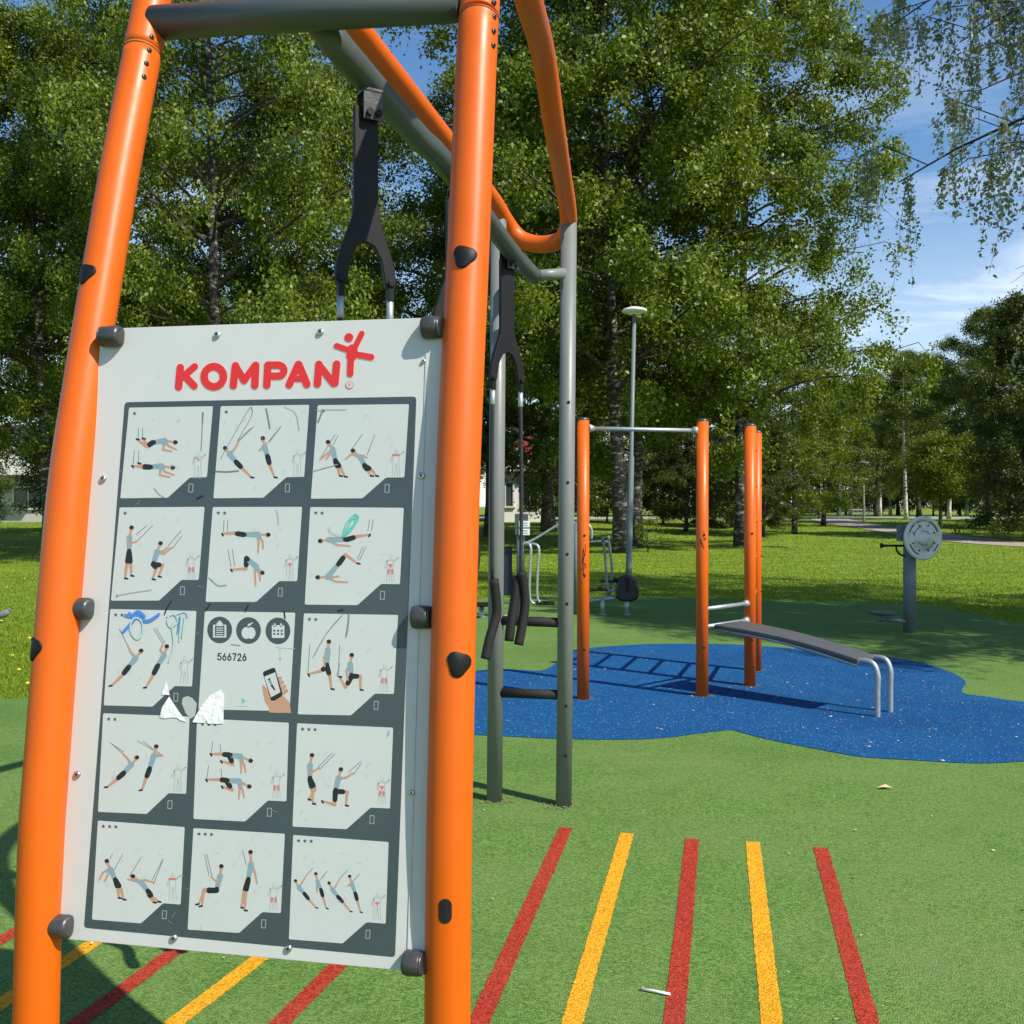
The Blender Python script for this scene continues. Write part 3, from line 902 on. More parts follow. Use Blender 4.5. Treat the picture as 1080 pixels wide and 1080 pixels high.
for (cr_, r_, c_, hd, sh, hp, legs, arms, straps) in FIG:
    ox, oy = ORG[cr_]
    T = lambda p: (ox + p[0] * S6, oy + p[1] * S6)
    k = 0.70 if (cr_ == 'J' and c_ == 2) else 0.95
    mb = MB(); LAYER[0] = .0009
    for a, c in straps:
        cap(mb, T(a), T(c), .40, .35, LIN)
    ends = [a for a, c in straps]
    hd, sh, hp = T(hd), T(sh), T(hp)
    for kn, ft in legs:
        kn, ft = T(kn), T(ft)
        cap(mb, hp, kn, 2.6 * k, 1.9 * k, SKI); cap(mb, kn, ft, 1.9 * k, 1.1 * k, SKI)
        dx, dy = ft[0] - kn[0], ft[1] - kn[1]; l_ = sqrt(dx * dx + dy * dy) + 1e-6
        horiz = abs(dx) > abs(dy) * 1.4
        toe = (ft[0] + (-dx / l_ * 1.2), ft[1] + 2.2 * k) if horiz else (ft[0] + (2.9 * k if cr_ not in 'EGI' or (cr_ == 'I' and c_ == 0) else -2.9 * k), ft[1] + .5)
        cap(mb, ft, toe, 1.15 * k, .95 * k, SHO)
        mid = (hp[0] + (kn[0] - hp[0]) * .62, hp[1] + (kn[1] - hp[1]) * .62)
        cap(mb, hp, mid, 3.0 * k, 2.8 * k, SHO)
    cap(mb, (hp[0] + (sh[0] - hp[0]) * .18, hp[1] + (sh[1] - hp[1]) * .18), sh, 2.6 * k, 3.3 * k, SHI)
    cap(mb, hp, (hp[0] + (sh[0] - hp[0]) * .1, hp[1] + (sh[1] - hp[1]) * .1), 2.9 * k, 2.6 * k, SHO)
    cap(mb, sh, (sh[0] + (hd[0] - sh[0]) * .7, sh[1] + (hd[1] - sh[1]) * .7), 1.5 * k, 1.3 * k, SKI)
    for el, hn in arms:
        el, hn = T(el), T(hn)
        cap(mb, sh, el, 1.6 * k, 1.25 * k, SKI); cap(mb, el, hn, 1.3 * k, .95 * k, SKI)
        cap(mb, sh, (sh[0] + (el[0] - sh[0]) * .45, sh[1] + (el[1] - sh[1]) * .45), 2.0 * k, 1.8 * k, SHI)
    ux, uy = hd[0] - sh[0], hd[1] - sh[1]; l_ = sqrt(ux * ux + uy * uy) + 1e-6
    ux, uy = ux / l_, uy / l_
    disc(mb, hd, 2.5 * k, SKI, ry=2.9 * k)
    disc(mb, (hd[0] + ux * 1.1 * k, hd[1] + uy * 1.1 * k - .2), 2.55 * k, SHO, ry=2.3 * k)
    put(mb, 'exercise_figure', (r_, c_))
for key, (x, y, red) in MINI.items():
    mb = MB()
    disc(mb, (x, y), 1.7, FAI, ry=2.0)
    disc(mb, (x, y), 1.3, CARDI, ry=1.6)
    for dx0, dy0, dx1, dy1 in [(-3.6, 4, -3.2, 12), (3.4, 4, 2.8, 12), (-3.6, 4, 3.4, 4), (-3.2, 12, -4.4, 27), (-.4, 14, -1.6, 27), (.4, 14, 1.4, 27), (2.8, 12, 3.8, 27), (-4, 4.4, -6.4, 12), (-3, 5.5, -5.2, 12.5), (3.6, 4, 8.2, 1.2), (3.2, 5.6, 8.0, 2.6), (-1.2, 2, -1.4, 4), (1.2, 2, 1.2, 4)]:
        cap(mb, (x + dx0, y + dy0), (x + dx1, y + dy1), .32, .26, FAI)
    cap(mb, (x - 3.5, y + 4.4), (x - 4.3, y + 6), .5, .4, LIN); cap(mb, (x + 7.2, y + 1.8), (x + 8.4, y + 1.0), .5, .4, LIN)
    if 's' in red:
        cap(mb, (x - 2.8, y + 5), (x + 2.6, y + 5), 1.2, 1.2, MUS)
    if 'c' in red:
        cap(mb, (x - 1, y + 5), (x + .8, y + 7.5), .9, .9, MUS)
    if 'b' in red:
        cap(mb, (x - 1.2, y + 9), (x + 1.2, y + 9), 1.1, 1.1, MUS); cap(mb, (x, y + 10), (x, y + 12.5), 1.0, .5, MUS)
    if 't' in red:
        cap(mb, (x - 1.9, y + 14), (x - 2.3, y + 18), 1.1, .9, MUS); cap(mb, (x + 1.7, y + 14), (x + 2.0, y + 18), 1.1, .9, MUS)
    put(mb, 'muscle_figure', key)
for key, nst in STARS.items():
    lp = cards[key]; mb = MB()
    tlx, tly = lp(0, 0)
    for i in range(nst):
        star(mb, tlx + 5.8 + 6.6 * i, tly + 6.2 + .25 * i, 2.5, FIE)
    for i in range(nst, 3):
        star(mb, tlx + 5.8 + 6.6 * i, tly + 6.2 + .25 * i, 2.2, PAN)
    put(mb, 'star_rating', key); mb = MB()
    bx, by = lp(.80, .895)                            # little phone outline in the corner
    fr = [(bx, by - 4.2), (bx + 4.2, by - 4.0), (bx + 3.8, by + 4.4), (bx - .4, by + 4.2)]
    poly_stroke(mb, fr + fr[:1], .38, FAI)
    put(mb, 'phone_icon', key)
# scratches, felt-pen scribbles
LAYER[0] = .0016
rs = random.Random(3)


def scr(key, pts, r, mi):
    poly_stroke(draw[key], [(p.x, p.y) for p in catmull([(x, y, 0) for x, y in pts], 5)], r, mi)


scr((0, 0), [(214.5, 435), (213.5, 455), (212.5, 475)], .35, LIN); cap(draw[(0, 0)], (214.4, 435.5), (213.8, 447), .9, .5, LIN)
scr((0, 0), [(163, 515), (168, 521), (174, 525)], .5, FAI)
scr((0, 1), [(233, 484), (243, 466), (262, 433), (266, 431), (265, 440), (252, 463)], .3, LIN)
scr((0, 1), [(285, 452), (283, 440), (281, 431)], .6, LIN); scr((0, 1), [(300, 429), (312, 436), (316, 454)], .3, FAI)
scr((0, 1), [(228, 497), (240, 497.5), (252, 496.5)], .6, LIN)
scr((0, 2), [(336, 445), (341, 432)], .8, LIN); scr((0, 2), [(334, 433), (350, 432), (366, 432)], .35, FAI); scr((0, 2), [(330, 497), (345, 493), (356, 490)], .4, FAI)
scr((1, 0), [(124, 628), (140, 625), (160, 622)], .35, FAI); disc(draw[(1, 0)], (124, 628.4), 1.1, LIN)
scr((1, 1), [(221, 609), (230, 617), (239, 617)], .5, FAI); scr((1, 1), [(292, 538), (294, 545), (294, 553)], .3, FAI)
for q in ([(362, 565), (366, 552), (374, 543), (376, 544), (373, 556), (365, 562), (363, 564)], [(364, 563), (371, 549), (375, 546)], [(363, 564), (374, 553)], [(366, 560), (372, 545)], [(362, 566), (370, 560), (378, 548), (377, 543)]):
    scr((1, 2), q, .7, TEA)
scr((1, 2), [(347, 556), (350, 562), (362, 566)], .3, FAI)
for q in ([(131, 666), (141, 655), (148, 646)], [(133, 649), (139, 650), (146, 645), (153, 650)], [(146, 650), (155, 655), (164, 651), (168, 648)], [(137, 647), (142, 652)], [(150, 655), (158, 655), (166, 650)]):
    scr((2, 0), q, 1.5, BLU)
for q in ([(139, 668), (145, 674), (151, 669), (150, 655), (142, 652), (138, 662), (141, 671)], [(177, 650), (185, 648), (188, 656), (181, 661), (177, 655), (180, 648)], [(182, 661), (184, 680), (179, 698)], [(192, 648), (190, 676)], [(196, 650), (193, 672)], [(186, 648), (196, 645), (199, 650)]):
    scr((2, 0), q, .75, TEF)
scr((2, 0), [(190, 651), (188, 668)], .5, BLU)
scr((2, 2), [(331, 693), (345, 668), (362, 648)], .35, LIN); scr((2, 2), [(366, 671), (368, 658), (369, 646)], .45, LIN)
scr((3, 2), [(410, 776), (411, 770)], .3, LIN)
for key in STARS:
    lp = cards[key]
    for _ in range(9):                                # fine wear on every card
        u, v = rs.uniform(.08, .9), rs.uniform(.1, .72); x, y = lp(u, v); an = rs.uniform(0, pi); l_ = rs.uniform(1, 5)
        cap(draw[key], (x, y), (x + cos(an) * l_, y + sin(an) * l_), .16, .10, FAI)
for key, mb in draw.items():
    put(mb, 'pen_scribble', key) if key in ((1, 2), (2, 0)) else put(mb, 'scratch_marks', key)

# middle card: three round icons, number, phone in a hand
MID = (2, 1)
mb = MB()
EE = lambda x, y: (100 + x * S6, 640 + y * S6)
FF = lambda x, y: (260 + x * S6, 640 + y * S6)
x, y = 231.9, 664.4
disc(mb, (x, y), 13.1, FIE, ry=14.1, n=40)
flat(mb, [(x - 7, y - 5.5), (x - 7, y + 8), (x + 7, y + 8), (x + 7, y - 5.5)], CARDI)
flat(mb, [(x - 5, y - 4.5), (x - 5, y + 6.4), (x + 5, y + 6.4), (x + 5, y - 4.5)], FIE)
for i in range(4):
    cap(mb, (x - 3.4, y - 2 + 2.3 * i), (x + 3.4, y - 2 + 2.3 * i), .5, .5, CARDI)
flat(mb, [(x - 3.2, y - 7.5), (x - 3.2, y - 4), (x + 3.2, y - 4), (x + 3.2, y - 7.5)], CARDI); disc(mb, (x, y - 7.8), 1.9, CARDI)
put(mb, 'clipboard_icon', MID); mb = MB()
x, y = 262.3, 665.0
disc(mb, (x, y), 13.1, FIE, ry=14.1, n=40)
disc(mb, (x - 2.5, y + 2.6), 4.9, CARDI, ry=6.2); disc(mb, (x + 2.5, y + 2.6), 4.9, CARDI, ry=6.2)
cap(mb, (x - .6, y - 4.6), (x + .2, y - 7), .5, .4, CARDI); cap(mb, (x + .6, y - 5.6), (x + 4, y - 8.3), 1.0, .5, CARDI)
put(mb, 'apple_icon', MID); mb = MB()
x, y = 293.3, 665.4
disc(mb, (x, y), 13.1, FIE, ry=14.1, n=40)
flat(mb, rounded([(x - 6.4, y - 6), (x - 6.4, y + 7.4), (x + 6.8, y + 7.4), (x + 6.8, y - 6)], .8), CARDI)
for i in (-1, 1):
    disc(mb, (x + 3.4 * i, y - 6.2), 1.5, FIE, ry=2.0); disc(mb, (x + 3.4 * i, y - 6.6), 1.0, CARDI, ry=1.5)
for i in range(3):
    for j in range(2):
        cxx, cyy = x - 3.8 + 3.9 * i, y - .2 + 3.4 * j
        flat(mb, [(cxx - 1.1, cyy - 1), (cxx - 1.1, cyy + 1), (cxx + 1.1, cyy + 1), (cxx + 1.1, cyy - 1)], FIE)
put(mb, 'calendar_icon', MID); mb = MB()
# hand holding a phone (a printed picture)
flat(mb, [FF(*p) for p in [(104, 540), (112, 520), (150, 560), (175, 640), (225, 690), (222, 711), (155, 708), (150, 675), (125, 640)]][::-1], SKI)
flat(mb, [FF(*p) for p in [(175, 640), (240, 590), (290, 640), (300, 712), (150, 708)]][::-1], SKI)
for a, c in (((225, 478), (214, 500)), ((240, 505), (222, 525)), ((255, 535), (232, 552)), ((268, 562), (240, 582))):
    cap(mb, FF(*a), FF(*c), 2.1, 2.0, SKI)
flat(mb, [FF(*p) for p in [(110, 445), (118, 432), (178, 408), (192, 412), (242, 580), (236, 600), (182, 632), (166, 628)]][::-1], SHO)
flat(mb, [FF(*p) for p in [(120, 468), (193, 438), (228, 572), (165, 606)]][::-1], CARDI)
cap(mb, FF(158, 500), FF(172, 530), 1.5, 1.3, SHI); cap(mb, FF(172, 530), FF(190, 556), 1.2, .7, SHO); disc(mb, FF(153, 486), 1.2, SHO)
put(mb, 'printed_hand_phone', MID); mb = MB()
poly_stroke(mb, [(244, 680), (249, 680.5), (253, 681)], .6, LIN); poly_stroke(mb, [(291, 683), (302, 684), (311, 684)], .4, FAI); poly_stroke(mb, [(295.5, 684), (295.5, 695)], .3, FAI); disc(mb, (295.5, 695.5), .8, LIN)
flat(mb, [(255.2, 735.6), (255.4, 742.4), (259.6, 739.6)], TEA); cap(mb, (250, 744.6), (262, 745), .25, .25, FAI)
put(mb, 'scratch_marks', MID)

# serial number in stroked digits
ARC = lambda cx, cy, rx, ry, a0, a1, n=12: [(cx + rx * cos(RAD(a0 + (a1 - a0) * i / n)), cy - ry * sin(RAD(a0 + (a1 - a0) * i / n))) for i in range(n + 1)]
DIG = {'5': [(.86, 0), (.22, 0), (.12, .44)] + ARC(.46, .66, .42, .32, 125, -160),
       '6': [(.62, -.02), (.14, .56)] + ARC(.48, .68, .38, .31, 165, -195, 18),
       '7': [(.05, 0), (.86, 0), (.34, 1)],
       '2': ARC(.46, .30, .36, .29, 165, -30) + [(.06, 1), (.88, 1)]}
mb = MB()
for i, ch in enumerate('566726'):
    poly_stroke(mb, [(229.6 + 5.3 * i + 4.2 * u, 689.2 + 7.0 * v + .08 * i) for u, v in DIG[ch]], .62, SHO)
put(mb, 'serial_number', MID)

# KOMPAN lettering: fat round-ended strokes
LO = lambda x, y: (170 + x * 240 / 1080.0, 340 + y * 240 / 1080.0)
KS = []; KCUT = [0]


def kst(pts, r, last=False):
    for a, c in zip(pts[:-1], pts[1:]):
        KS.append((LO(*a), LO(*c), r))
    if last:
        KCUT.append(len(KS))


SW = 3.95
kst([(92, 215), (84, 306)], SW); kst([(160, 210), (100, 262)], SW * .92); kst([(112, 252), (158, 302)], SW * .95, True)          # K
ell = [(251 + 46 * cos(t), 258 + 48 * sin(t)) for t in [2 * pi * i / 24 for i in range(25)]]; kst(ell, SW, True)                      # O
kst([(344, 300), (354, 206)], SW); kst([(354, 208), (395, 276)], SW * .95); kst([(395, 276), (448, 204)], SW * .95); kst([(450, 204), (446, 300)], SW, True)   # M
kst([(503, 298), (508, 203)], SW)                                                                                          # P
kst([(508, 203), (556, 203)] + [(558 + 26 * cos(t), 229 + 26 * sin(t)) for t in [-pi / 2 + pi * i / 10 for i in range(11)]] + [(510, 256)], SW * .96, True)
kst([(609, 296), (652, 200)], SW); kst([(654, 200), (693, 294)], SW); kst([(632, 268), (676, 268)], SW * .8, True)                # A
kst([(743, 292), (750, 199)], SW); kst([(750, 202), (820, 290)], SW * .95); kst([(834, 198), (826, 288)], SW, True)              # N
STM = [((902, 140), (898, 244), 3.5), ((908, 138), (834, 112), 3.0), ((912, 136), (953, 54), 3.0), ((908, 150), (998, 165), 3.3), ((908, 130), (905, 160), 5.6)]
for a, c, r in STM:
    KS.append((LO(*a), LO(*c), r))
KCUT.append(len(KS))
LAYER[0] = .0004
mb = MB()
for p, q, r in KS:
    cap(mb, p, q, r + .95, r + .95, 0)
disc(mb, LO(892, 72), 5.4, 0, n=28)
brand = mb.build('brand_lettering', HALO, board)
LAYER[0] = .0012
for a_, e_ in zip(KCUT[:-1], KCUT[1:]):
    mb = MB()
    for p, q, r in KS[a_:e_]:
        cap(mb, p, q, r, r, 0)
    if e_ == len(KS):
        disc(mb, LO(892, 72), 4.6, 0, n=28)
    mb.build('letter' if e_ != len(KS) else 'figure_emblem', LOGO, brand)
c = LO(895, 296); mb = MB()
disc(mb, c, 4.2, 0, n=28); disc(mb, c, 3.6, 1, n=28)
poly_stroke(mb, [(c[0] - 1, c[1] + 1.7), (c[0] - 1, c[1] - 1.7), (c[0] + .6, c[1] - 1.6), (c[0] + .9, c[1] - .7), (c[0] + .4, c[1] + .1), (c[0] - .9, c[1] + .1)], .35, 0)
poly_stroke(mb, [(c[0] + .1, c[1] + .1), (c[0] + 1.1, c[1] + 1.7)], .35, 0)
mb.build('registered_mark', [MUSCLE, PANEL], brand)

# torn sticker remnants
for pts in ([(175.5, 718), (177.4, 725), (179.5, 733), (171, 732.4)],
            [(179, 734.5), (183, 741), (189, 750), (197, 761), (192, 760), (187, 757), (181, 756.4), (175, 757.6), (170, 757), (169.4, 755), (171.4, 746)],
            [(233, 727.4), (236.7, 733), (236, 763), (228, 763.4), (220, 763), (218, 759.2), (216, 762.4), (203.4, 761.6), (208, 753), (214, 743), (222, 733.4)]):
    b = MB(); b.prism([B(x, y, .0022) for x, y in pts][::-1], -BN * .0004); b.build('torn_sticker', PAPER, board)
for pts in ([(198, 734), (203, 736), (208, 742), (206, 755), (201, 758), (196, 752), (192, 742), (193, 736)],):
    b = MB(); flat(b, pts[::-1], 0, .0013); b.build('glue_residue', SCUFF, board)
# scuffs on the slate print and the panel
LAYER[0] = .0018
b = MB()
for q in ([(181, 634), (176, 642), (174, 648)], [(222, 637), (217, 644)], [(262, 638), (259, 645)], [(300, 645), (301, 652)], [(214, 523), (208, 526)], [(357, 644), (362, 643)]):
    poly_stroke(b, q, .7, 0)
rs2 = random.Random(5)
for _ in range(60):
    x, y = rs2.uniform(120, 440), rs2.uniform(352, 1000)
    an = rs2.uniform(0, pi); l_ = rs2.uniform(1, 8)
    cap(b, (x, y), (x + cos(an) * l_, y + sin(an) * l_), .14, .08, 1)
b.build('scratch_marks', [SHORTS, SCUFF], board)
# screws
for (x, y) in ((229.3, 353.5), (338.3, 350.5), (109.3, 505), (444.8, 502), (447, 381), (82, 816.5), (434.6, 836), (183.8, 989), (304.6, 1000)):
    rr = .0085 if y != 381 else .005
    if y == 836: rr = .007
    b = MB(); p = B(x, y, .0002)
    b.lathe(p, -BN, [(0, rr), (.003, rr), (.0055, rr * .8), (.0062, rr * .45)], 18); b.lathe(p - BN * .0045, -BN, [(0, rr * .38), (.0021, rr * .38)], 6, mi=1)
    b.build('screw', [STEEL, HOLE], board)
# clamps holding the board to the posts
for key, x, y in (('L', 122, 356), ('R', 452, 347), ('L', 90, 642), ('R', 442, 651), ('L', 68, 975.5), ('R', 433, 1013.5)):
    sgn = 1 if key == 'L' else -1
    c, t = post_at_y(key, y)
    pin = B(x, y, .012)
    c0 = c + t * (pin - c).dot(t); c0 = c0 - BN * ((c0 - pin).dot(BN)) * -1.0 if False else c0
    lat = LX * sgn
    q1 = pin + lat * (.024 if key == 'L' else .014)
    start = pin - lat * .032
    b = MB()
    ln = (q1 - start).length
    b.lathe(start, lat, [(0, .0235), (.004, .0262), (.006, .0235), (.007, .0262), (ln - .010, .0270), (ln - .003, .0245), (ln, .018), (ln + .001, .006)], 28)
    # saddle that reaches the post behind
    b.box(start + lat * .012 + BN * .012, (.036, .03, .044), Matrix((LX, BN, BUP)).transposed())
    b.build('clamp', CASTGR, board, bevel=.0015)

# ------------------------------------------------------------------ pull-up station with wall bars and sit-up bench
pu = thing('pull_up_station', 'orange post pull-up station with steel bar and sloping black sit-up bench on the blue surface', 'pull-up station', (1.6, 8.5, 0))
PB = [G(615, 738), G(740.5, 735), G(791, 724), G(797.5, 708)]
HT = 2.31
for i, p in enumerate(PB):
    b = MB(); b.tube([p + Vector((0, 0, -.02)), p + Vector((0, 0, 1.2)), p + Vector((.003 * (i != 0), 0, HT))], PR, 32)
    po = b.build('post', ORANGE, pu)
    b = MB(); b.lathe(p + Vector((.003 * (i != 0), 0, HT)), UP, [(0, PR * 1.0), (.006, PR * 1.02), (.02, PR * .9), (.026, PR * .5)], 28)
    b.build('post_cap', CASTGR, po)
    for z in ((.42, 1.36) if i < 3 else (2.14, 1.80, 1.46, 1.12, .78)):
        nn = Vector((.9, -.5, 0)).normalized() if i == 3 else Vector((.15, -1, 0)).normalized()
        b = MB(); b.lathe(p + UP * z + nn * (PR - .003), nn, [(0, .010), (.006, .010), (.008, .007)], 12)
        b.build('bolt', BLACKP, po)
for pi_, zc, n_sc in ((0, 1.13, 7), (1, 1.32, 3)):        # felt-pen tags on the posts
    b = MB(); rg = random.Random(pi_ + 2); pc = PB[pi_]; pts = []
    for k in range(n_sc * 3):
        an = RAD(-90) + rg.uniform(-.45, .45); pts.append(pc + Vector((cos(an), sin(an), 0)) * (PR + .0004) + UP * (zc + .14 * (k / (n_sc * 3) - .5) * n_sc / 3.5 + rg.uniform(-.05, .05)))
    b.tube(catmull(pts, 4), .0022, 6); b.build('pen_scribble', BLACKP, [c for c in pu.children if c.name.startswith('post')][pi_])
b = MB()
a0, a1 = PB[0] + UP * 2.245, PB[1] + UP * 2.235
b.tube([a0, a0.lerp(a1, .5), a1], .0175, 18)
dd = (a1 - a0).normalized()
b.lathe(a0 + dd * (PR - .006), dd, [(0, .036), (.02, .034), (.05, .020)], 20); b.lathe(a1 - dd * (PR - .006), -dd, [(0, .036), (.02, .034), (.05, .020)], 20)
b.build('pull_up_bar', GALV, pu)
for z in (.735, .585):
    a0, a1 = PB[1] + UP * z, PB[2] + UP * (z + .005); dd = (a1 - a0).normalized()
    b = MB(); b.tube([a0, a1], .018, 16)
    b.lathe(a1 - dd * (PR - .006), -dd, [(0, .034), (.03, .03), (.05, .02)], 18)
    b.build('low_bar', GALV, pu)
for z in (2.14, 1.80, 1.46, 1.12, .78, .44):
    a0, a1 = PB[2] + UP * z, PB[3] + UP * z
    b = MB(); b.tube([a0, a1], .0185, 16); b.build('rung', ORANGE, pu)
# bench: slab bowed along its length
c0 = (PB[1] + PB[2]) / 2; axb = Vector((.70, -.714, 0)); wb = Vector((.714, .70, 0))
b = MB(); N = 16; vs = []
Lb = 1.30
for i in range(N + 1):
    t = i / N
    z = .600 + (.435 - .600) * t + .030 * sin(pi * t)
    hw = .205 - .055 * min(1, t * 1.4)
    c = c0 + axb * (-.03 + Lb * t)
    for (s_, dz) in ((-1, 0), (1, 0), (1, -.035), (-1, -.035)):
        vs.append(c + wb * hw * s_ + UP * (z + dz))
fs = []
for i in range(N):
    for k in range(4):
        fs.append((i * 4 + k, i * 4 + (k + 1) % 4, (i + 1) * 4 + (k + 1) % 4, (i + 1) * 4 + k))
fs += [(3, 2, 1, 0), (N * 4, N * 4 + 1, N * 4 + 2, N * 4 + 3)]
b.add(vs, fs)
bench = b.build('bench_board', BENCH, pu, bevel=.008)
b = MB()
for s_ in (-1, 1):
    b.tube(catmull([c0 + axb * (.02 + (Lb - .08) * t) + wb * (.13 - .02 * t) * s_ + UP * (.545 - .165 * t + .030 * sin(pi * t)) for t in (0, .25, .5, .75, 1)], 4), .016, 10)
b.build('bench_rail', GALV, bench)
for (bx, by) in ((925.5, 757), (939, 752)):
    g = G(bx, by); top = g + UP * .40
    inner = c0 + axb * (Lb - .10) + wb * ((g - c0).dot(wb)) + UP * .415
    b = MB(); b.tube(catmull([g - UP * .02, g + UP * .2, g + UP * .33, g + (inner - g) * .25 + UP * (.31), inner], 8), .021, 18)
    b.lathe(g, UP, [(0, .04), (.006, .04), (.008, .024)], 18)
    b.build('bench_leg', GALV, pu)

# ------------------------------------------------------------------ wheel machine on the right
wp = G(959.5, 667)
wm = thing('arm_wheel_trainer', 'grey post outdoor trainer with round metal hand wheel and small round seat plate', 'exercise machine', tuple(wp))
b = MB(); b.tube([wp - UP * .02, wp + UP * .6, wp + UP * 1.20], .079, 28)
b.lathe(wp + UP * 1.20, UP, [(0, .079), (.015, .07), (.02, .03)], 28); mpost = b.build('post', MACH, wm)
dn = Vector((sin(RAD(16)), -cos(RAD(16)), 0)); dc = P(973.3, 567.4, 12.63 - .16); dt = Vector((cos(RAD(16)), sin(RAD(16)), 0))
b = MB(); b.lathe(dc - dn * .02, dn, [(0, .26), (.005, .275), (.03, .278), (.038, .268), (.040, .235), (.036, .232), (.036, .20), (.038, .10), (.042, .098), (.042, .02)], 48)
wheel = b.build('hand_wheel', DISC, wm)
b = MB()
for (r_, t0, t1, ww) in ((.215, 20, 70, .012), (.215, 200, 250, .012), (.15, 100, 170, .008), (.15, 280, 350, .008), (.22, 130, 160, .012), (.22, 310, 340, .012), (.09, 30, 120, .006), (.09, 210, 300, .006), (.215, 80, 120, .007)):
    n0 = 10; v_ = []
    for i in range(n0 + 1):
        an = RAD(t0 + (t1 - t0) * i / n0)
        for rr in (r_ - ww * .5, r_ + ww * .5):
            v_.append(dc + dn * .0235 + (dt * cos(an) + UP * sin(an)) * rr)
    b.add(v_, [(2 * i, 2 * i + 1, 2 * i + 3, 2 * i + 2) for i in range(n0)])
for i in range(8):
    an = RAD(22 + 45 * i); b.lathe(dc + dn * .0195 + (dt * cos(an) + UP * sin(an)) * .17, dn, [(0, .010), (.006, .010)], 10)
b.build('wheel_slot', HOLE, wheel)
b = MB(); b.lathe(dc - dn * .17, dn, [(0, .05), (.16, .05)], 20); b.build('hub', MACH, wm)
bc = P(952.5, 562.5, 12.58)
b = MB()
for dz in (.055, -.05):
    b.box(bc + UP * dz, (.13, .12, .095))
b.build('counter_box', MACH, wm, bevel=.008)
b = MB(); b.tube([P(930, 575.5, 12.5), P(956, 575.5, 12.6)], .014, 12); b.tube(catmull([P(945, 576, 12.55), P(946, 581, 12.57), P(950, 585, 12.6), P(956, 587, 12.62)], 6), .012, 10)
b.lathe(P(928.5, 575.5, 12.49), Vector((1, 0, 0)), [(0, .012), (.006, .034), (.018, .034), (.035, .018), (.07, .016)], 16)
b.build('handle', BLACKP, wm)
sc_ = P(930, 647, 12.45)
b = MB(); b.lathe(sc_ - UP * .012, UP, [(0, .15), (.012, .168), (.028, .168), (.034, .15)], 28); seat = b.build('seat', DGREY, wm)
b = MB(); b.lathe(sc_ - UP * .10, UP, [(0, .03), (.09, .03)], 14); b.tube([sc_ - UP * .065, wp + UP * .13], .028, 12); b.build('seat_arm', MACH, wm)

# ------------------------------------------------------------------ leg trainer and cross trainer behind the rig
d1 = 14.25
lt = thing('leg_trainer', 'grey post outdoor leg trainer with two pale instruction plates and hanging pedals', 'exercise machine', (P(549, 650, d1).x, d1, 0))
gp = Vector((P(549, 650, d1).x, d1, 0))
b = MB(); b.tube([gp, gp + UP * .8, gp + UP * 1.42], .058, 22); b.lathe(gp + UP * 1.42, UP, [(0, .058), (.02, .05), (.03, .02)], 22); tp = b.build('post', MACH, lt)
b = MB(); b.box(P(550, 553, d1 - .07), (.19, .03, .30)); pl = b.build('plate_holder', DGREY, lt, bevel=.006)
for y in (552.8, 561):
    b = MB(); b.box(P(553, y, d1 - .10), (.155, .008, .092)); b.box(P(553, y - 1.2, d1 - .106), (.09, .004, .012), mi=1); b.box(P(553, y + 1.2, d1 - .106), (.11, .004, .008), mi=1)
    b.build('instruction_plate', [LAMPW, LINE], pl, bevel=.002)
b = MB(); b.box(P(535, 602, d1 + .1), (.14, .06, .70)); b.build('back_pad', mat('navy_pad', (.008, .012, .03), .5), lt, bevel=.02)
for xo in (0, 8):
    b = MB(); b.tube(catmull([P(551, 574, d1), P(559.5 + xo, 576, d1 - .1), P(559 + xo, 600, d1 - .1), P(558.5 + xo, 627, d1 - .1), P(561 + xo, 635, d1 - .1), P(565 + xo, 637, d1 - .1)], 6), .019, 12)
    ha = b.build('swing_arm', GALV, lt)
    b = MB(); b.box(P(571 + xo, 636, d1 - .12), (.16, .26, .035)); b.build('pedal', BLACKP, ha, bevel=.008)
b = MB(); b.tube(catmull([P(551, 574, d1), P(564, 568.5, d1), P(588, 554, d1 - .05), P(597, 551, d1 - .05), P(606, 552, d1)], 6), .019, 12); b.build('hand_rail', GALV, lt)
b = MB(); b.tube([P(549, 650, d1) + UP * 0, P(508, 652, d1)], .03, 12); b.tube([P(508, 640, d1), P(508, 659, d1)], .035, 12); b.build('foot_frame', GALV, lt)
b = MB(); b.box(P(508, 637.5, d1), (.26, .3, .04)); b.build('step_plate', BLACKP, lt, bevel=.008)

d2 = 14.7
ct = thing('cross_trainer', 'outdoor cross trainer with black rounded flywheel housing standing at the rubber edge', 'exercise machine', (P(640, 648, d2).x, d2, 0))
b = MB(); q = P(608, 648, d2); q.z = 0; b.tube([q, q + UP * 1.36], .045, 20); b.lathe(q + UP * 1.36, UP, [(0, .045), (.02, .03)], 18); b.build('post', MACH, ct)
b = MB(); b.tube(catmull([P(602, 551, d2), P(612, 551, d2), P(620, 553, d2), P(624, 559, d2), P(624, 569, d2)], 6), .018, 12)
b.tube(catmull([P(622, 571.5, d2), P(632, 571, d2), P(642, 571.5, d2)], 3), .018, 12); b.build('hand_rail', GALV, ct)
for (x0, x1, dz) in ((636, 640.5, -.1), (642, 642.5, .12)):
    b = MB(); b.tube(catmull([P(x0, 571, d2 + dz), P(x0 + 2, 585, d2 + dz), P(x0 + 3.5, 605, d2 + dz), P(x1, 628, d2 + dz)], 6), .020, 12)
    b.tube([P(x0, 571, d2 + dz), P(x0 - .5, 565, d2 + dz)], .024, 12)
    b.build('swing_arm', MACH, ct)
b = MB(); b.tube([P(615, 634, d2), P(640, 631.5, d2), P(656, 629, d2)], .026, 12); b.tube([P(640, 624, d2), P(654, 621, d2)], .022, 12); b.build('frame_bar', GALV, ct)
